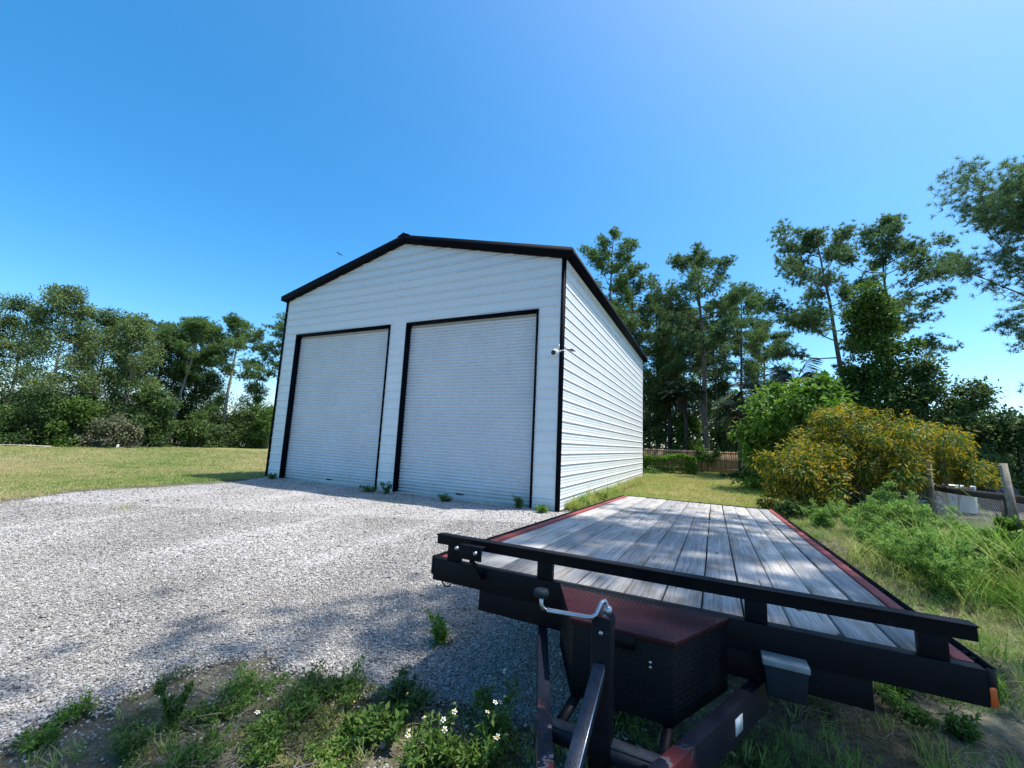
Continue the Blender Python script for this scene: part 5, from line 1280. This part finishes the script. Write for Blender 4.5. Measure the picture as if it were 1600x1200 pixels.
for px, py, H, rad, seed, n, mat, lb in (
    (1282, 828, 0.48, 0.30, 201, 4500, 'leaf_fern', 'small rounded feathery weed near the trailer rear corner'),
    (1236, 812, 0.30, 0.28, 202, 2500, 'leaf_dark', 'small dark weed at the foot of the yellow-orange bush'),
    (1345, 838, 0.50, 0.36, 203, 4500, 'leaf_fern', 'low feathery weed between rounded weed and tall clump'),
    (1392, 852, 0.75, 0.42, 204, 6500, 'leaf_fern', 'bushy feathery weed in front of the blue tub'),
    (1432, 862, 0.92, 0.42, 205, 7500, 'leaf_fern', 'tallest feathery weed, in front of the fence post'),
    (1372, 872, 0.50, 0.36, 206, 4500, 'leaf_fern', 'low feathery weed in front of the bushy one'),
    (1418, 905, 0.52, 0.34, 207, 5000, 'leaf_fern', 'feathery weed at the near end of the tall clump'),
    (1474, 936, 0.62, 0.30, 208, 6000, 'leaf_fern', 'upright feathery weed nearest the trailer front corner'),
    (1500, 890, 0.55, 0.36, 209, 5000, 'leaf_fern', 'feathery weed below the chain-link wire'),
    (1545, 872, 0.42, 0.36, 210, 4000, 'leaf_bright', 'bright green weed at the foot of the short dark post'),
    (1590, 850, 0.40, 0.36, 211, 3500, 'leaf_bright', 'broad bright green weed under the leaning post'),
    (1600, 930, 0.45, 0.40, 212, 4000, 'leaf_mid', 'weed among tall grass at the right edge')):
    q = G(px, py); weed((q[0], q[1]), H * 1.12, lb, seed, rad * 1.1, mat, int(n * 1.15), (0.03, 0.06) if mat == 'leaf_fern' else (0.06, 0.11), 0.26 if mat == 'leaf_fern' else 0.4, 11, group=GWD)
GFW = 'weeds at the near edge of the gravel'
for px, py, H, rad, seed, n, mat, L_, wr, fl, st, lb in (
    (268, 1140, 0.24, 0.07, 221, 1500, 'leaf_mid', (0.02, 0.035), 0.3, 0, 5, 'dark upright weed standing alone on the gravel edge'),
    (690, 1004, 0.26, 0.14, 222, 700, 'leaf_bright', (0.03, 0.05), 0.35, 0, 6, 'yellow-green weed beside the shadow edge of the trailer'),
    (590, 1150, 0.17, 0.20, 223, 900, 'leaf_mid', (0.035, 0.06), 0.5, 2, 8, 'leafy weed with one white flower left of the flowering clump'),
    (672, 1205, 0.19, 0.17, 224, 900, 'leaf_mid', (0.03, 0.05), 0.4, 5, 9, 'flowering weed with many white blossoms near the bottom edge'),
    (735, 1195, 0.21, 0.17, 225, 900, 'leaf_mid', (0.03, 0.05), 0.4, 6, 9, 'flowering weed with white blossoms nearest the trailer tongue'),
    (790, 1150, 0.26, 0.18, 226, 500, 'leaf_mid', (0.03, 0.05), 0.4, 5, 6, 'thin flowering weed in the trailer shadow'),
    (640, 1090, 0.16, 0.20, 227, 800, 'leaf_dark', (0.03, 0.05), 0.4, 0, 8, 'dark low weed between leafy weed and trailer shadow'),
    (540, 1085, 0.12, 0.22, 228, 900, 'leaf_mid', (0.02, 0.035), 0.45, 0, 8, 'low creeping weed behind the leafy weed'),
    (470, 1095, 0.11, 0.24, 229, 1000, 'leaf_mid', (0.02, 0.035), 0.45, 0, 9, 'low dark creeping weed in the middle of the near bank'),
    (395, 1075, 0.09, 0.24, 230, 1000, 'leaf_bright', (0.018, 0.03), 0.45, 0, 9, 'low yellow-green creeping weed on the gravel edge'),
    (440, 1140, 0.13, 0.22, 231, 1000, 'leaf_mid', (0.02, 0.04), 0.4, 0, 8, 'low weed right of the upright weed'),
    (345, 1120, 0.10, 0.20, 232, 900, 'leaf_mid', (0.02, 0.035), 0.4, 0, 8, 'low weed just right of the upright weed foot'),
    (200, 1185, 0.15, 0.14, 233, 900, 'leaf_dark', (0.02, 0.035), 0.3, 0, 7, 'dark tufted weed at the bottom edge left of the upright weed'),
    (310, 1185, 0.12, 0.18, 234, 900, 'leaf_mid', (0.02, 0.035), 0.35, 0, 7, 'dark weed at the bottom edge below the upright weed'),
    (120, 1120, 0.06, 0.18, 235, 600, 'leaf_bright', (0.018, 0.03), 0.45, 0, 7, 'flat green creeper on the gravel at lower left'),
    (50, 1172, 0.10, 0.12, 236, 500, 'leaf_bright', (0.02, 0.035), 0.35, 0, 6, 'small bright weed in the lower left corner'),
    (520, 1190, 0.08, 0.16, 237, 700, 'leaf_bright', (0.02, 0.035), 0.45, 0, 7, 'bright low weed at the bottom edge by the pale stone'),
    (405, 1190, 0.11, 0.16, 238, 700, 'leaf_mid', (0.02, 0.04), 0.4, 1, 7, 'weed at the bottom edge between dark weed and pale stone'),
    (1395, 1085, 0.14, 0.16, 239, 700, 'leaf_bright', (0.03, 0.05), 0.35, 0, 7, 'bright weed under the trailer front beam'),
    (1500, 1150, 0.10, 0.14, 240, 600, 'leaf_mid', (0.03, 0.05), 0.4, 0, 6, 'leafy weed in the lower right corner'),
    (1430, 1130, 0.11, 0.16, 241, 600, 'leaf_bright', (0.03, 0.05), 0.3, 0, 6, 'yellow-green weed between trailer and lower right corner'),
    (1560, 1090, 0.12, 0.12, 242, 500, 'leaf_bright', (0.03, 0.05), 0.3, 0, 6, 'bright weed beside the amber marker lamp')):
    L_ = (L_[0] * 0.75, L_[1] * 0.75); q = G(px, py); weed((q[0], q[1]), H * 0.88, lb, seed, rad * 0.85, mat, n, L_, wr, st, group=GFW, flowers=fl, upright=0.9 if rad < 0.15 else 0.2)
GBW = 'weeds at the foot of the garage'
for px, py, H, rad, seed, lb in ((426, 749, 0.16, 0.14, 251, 'small weed at the garage corner by the lawn'), (577, 768, 0.14, 0.30, 252, 'low weed at the foot of the door nearer the lawn'), (603, 772, 0.34, 0.22, 253, 'taller weed between the two roll-up doors'),
    (697, 784, 0.16, 0.18, 254, 'small weed in front of the wider-looking roll-up door'), (811, 794, 0.30, 0.16, 255, 'weed at the right end of the roll-up door near the corner'), (848, 801, 0.14, 0.20, 256, 'light green weed by the sunlit garage corner'),
    (912, 792, 0.22, 0.22, 257, 'bright weed where the sunlit wall meets the trailer rail'), (940, 782, 0.26, 0.26, 258, 'bright weed along the sunlit wall behind the trailer rail')):
    q = G(px, py); weed((q[0], q[1]), H, lb, seed, rad, 'leaf_bright' if px > 840 else 'leaf_mid', 500, (0.04, 0.07), 0.35, 7, group=GBW)
for px, py, H, lb in ((195, 796, 0.16, 'grass clump growing alone in the gravel at left'), (612, 785, 0.07, 'tiny grass clump on gravel before the garage')):
    q = G(px, py); o = blades_mesh(gr_, 45, H, 0.008, 0.14, 1.0, 3).build('grass_clump', M['wild_blade']); o.location = (q[0], q[1], float(tz(q[0], q[1]))); tag(o, lb, 'grass clump')
# hedge and low plants at the wooden fence
def hedge(name, base, rz, L_, W_, H, n, mat, label, seed):
    r = np.random.default_rng(seed); root = empty(name, (base[0], base[1], float(tz(*base))), rz, label, 'hedge')
    p = r.uniform(0, 1, (n, 3)); f = r.integers(0, 5, n)
    p[:, 0] = np.where(f == 0, 0.02, np.where(f == 1, 0.98, p[:, 0])); p[:, 1] = np.where(f == 2, 0.05, p[:, 1]); p[:, 2] = np.where(f >= 3, 0.97, p[:, 2])
    p += r.normal(0, 0.035, p.shape); p = p * [L_, W_, H] - [L_ / 2, W_ / 2, 0]
    p[:, 2] += 0.10 * np.sin(p[:, 0] * 2.3) * (p[:, 2] / H); p[:, 2] = np.maximum(p[:, 2], 0.04)
    d = unit(r.normal(0, 1, p.shape) + [0, -0.3, 0.5]); V, F = leaves(p, d, r, (0.10, 0.17), 0.5, 0.0)
    b = MB(); b.add(V, F); b.build('foliage', M[mat], root)
    b = MB()
    for k in range(int(L_ * 2)):
        xx = -L_ / 2 + (k + 0.5) / 2; b.tube([(xx, 0, -0.05), (xx + r.normal(0, 0.05), 0, H * 0.5), (xx + r.normal(0, 0.15), r.normal(0, 0.1), H * 0.9)], [0.03, 0.02, 0.008], 5)
    b.build('stem', M['dark_bark'], root); return root
q0 = gpos(1042, 23.8); hedge('hedge', (q0[0], q0[1]), 0.0, 2.8, 0.9, 0.92, 6500, 'leaf_bright', 'clipped green hedge in front of the wooden fence', 301)
for px, Y, py, rad, seed, mat, lb in ((1142, 22.6, 738, 0.9, 302, 'leaf_dark', 'low dark plant on the lawn under the wooden fence'), (1178, 21.8, 730, 0.9, 303, 'leaf_dark', 'dark low plant in the shade beside the broad shrub'), (1010, 22.8, 737, 0.6, 304, 'leaf_mid', 'low plant at the garage rear corner below the hedge'), (1104, 25.6, 696, 0.5, 305, 'leaf_mid', 'leafy vine hanging over the wooden fence')):
    bp = gpos(px, Y); broad('shrub', bp, max(0.25, top_h(px, py, Y, bp)), lb, seed, rad, mat, 'dark_bark', 1800, (0.10, 0.18), 0.4, 0.0 if py > 700 else 0.45, None, 16, 'shrub', 0.25, 0.03, 0.8, trunks=3)
# stones lying in the weeds
for px, py, s_, lb in ((598, 1168, 0.028, 'pale rounded stone at the bottom edge in the weeds'), (566, 1172, 0.02, 'smaller grey stone left of the pale rounded stone'), (572, 832, 0.05, 'flat dark patch stone on the gravel before the garage')):
    q = G(px, py); b = MB(); o = bpy.data.objects.new('stone', stones.objects[0].data.copy()); COL.objects.link(o)
    o.location = (q[0], q[1], float(tz(q[0], q[1])) + s_ * 0.3); o.scale = (2 * s_, 1.7 * s_, 1.4 * s_); o.rotation_euler = (0.2, 0.1, px); tag(o, lb, 'stone'); md = o.modifiers.new('s', 'SUBSURF'); md.levels = 2; md.render_levels = 2
# bare sand patch by the far left trees
th = np.linspace(0, 2 * np.pi, 40, endpoint=False); q = G(-20, 694, -0.1); b = MB()
pr = np.stack([q[0] + (3.2 + 0.5 * np.sin(3 * th)) * np.cos(th), q[1] + 0.8 * np.sin(th)], -1)
b.add(np.column_stack([pr, tz(pr[:, 0], pr[:, 1]) + 0.06]), [tuple(range(40))]); o = b.build('sand_patch', plain('pale_sand', (0.55, 0.50, 0.43), 0.95, 0, 0.15, 3, 0.3)); o['kind'] = 'structure'
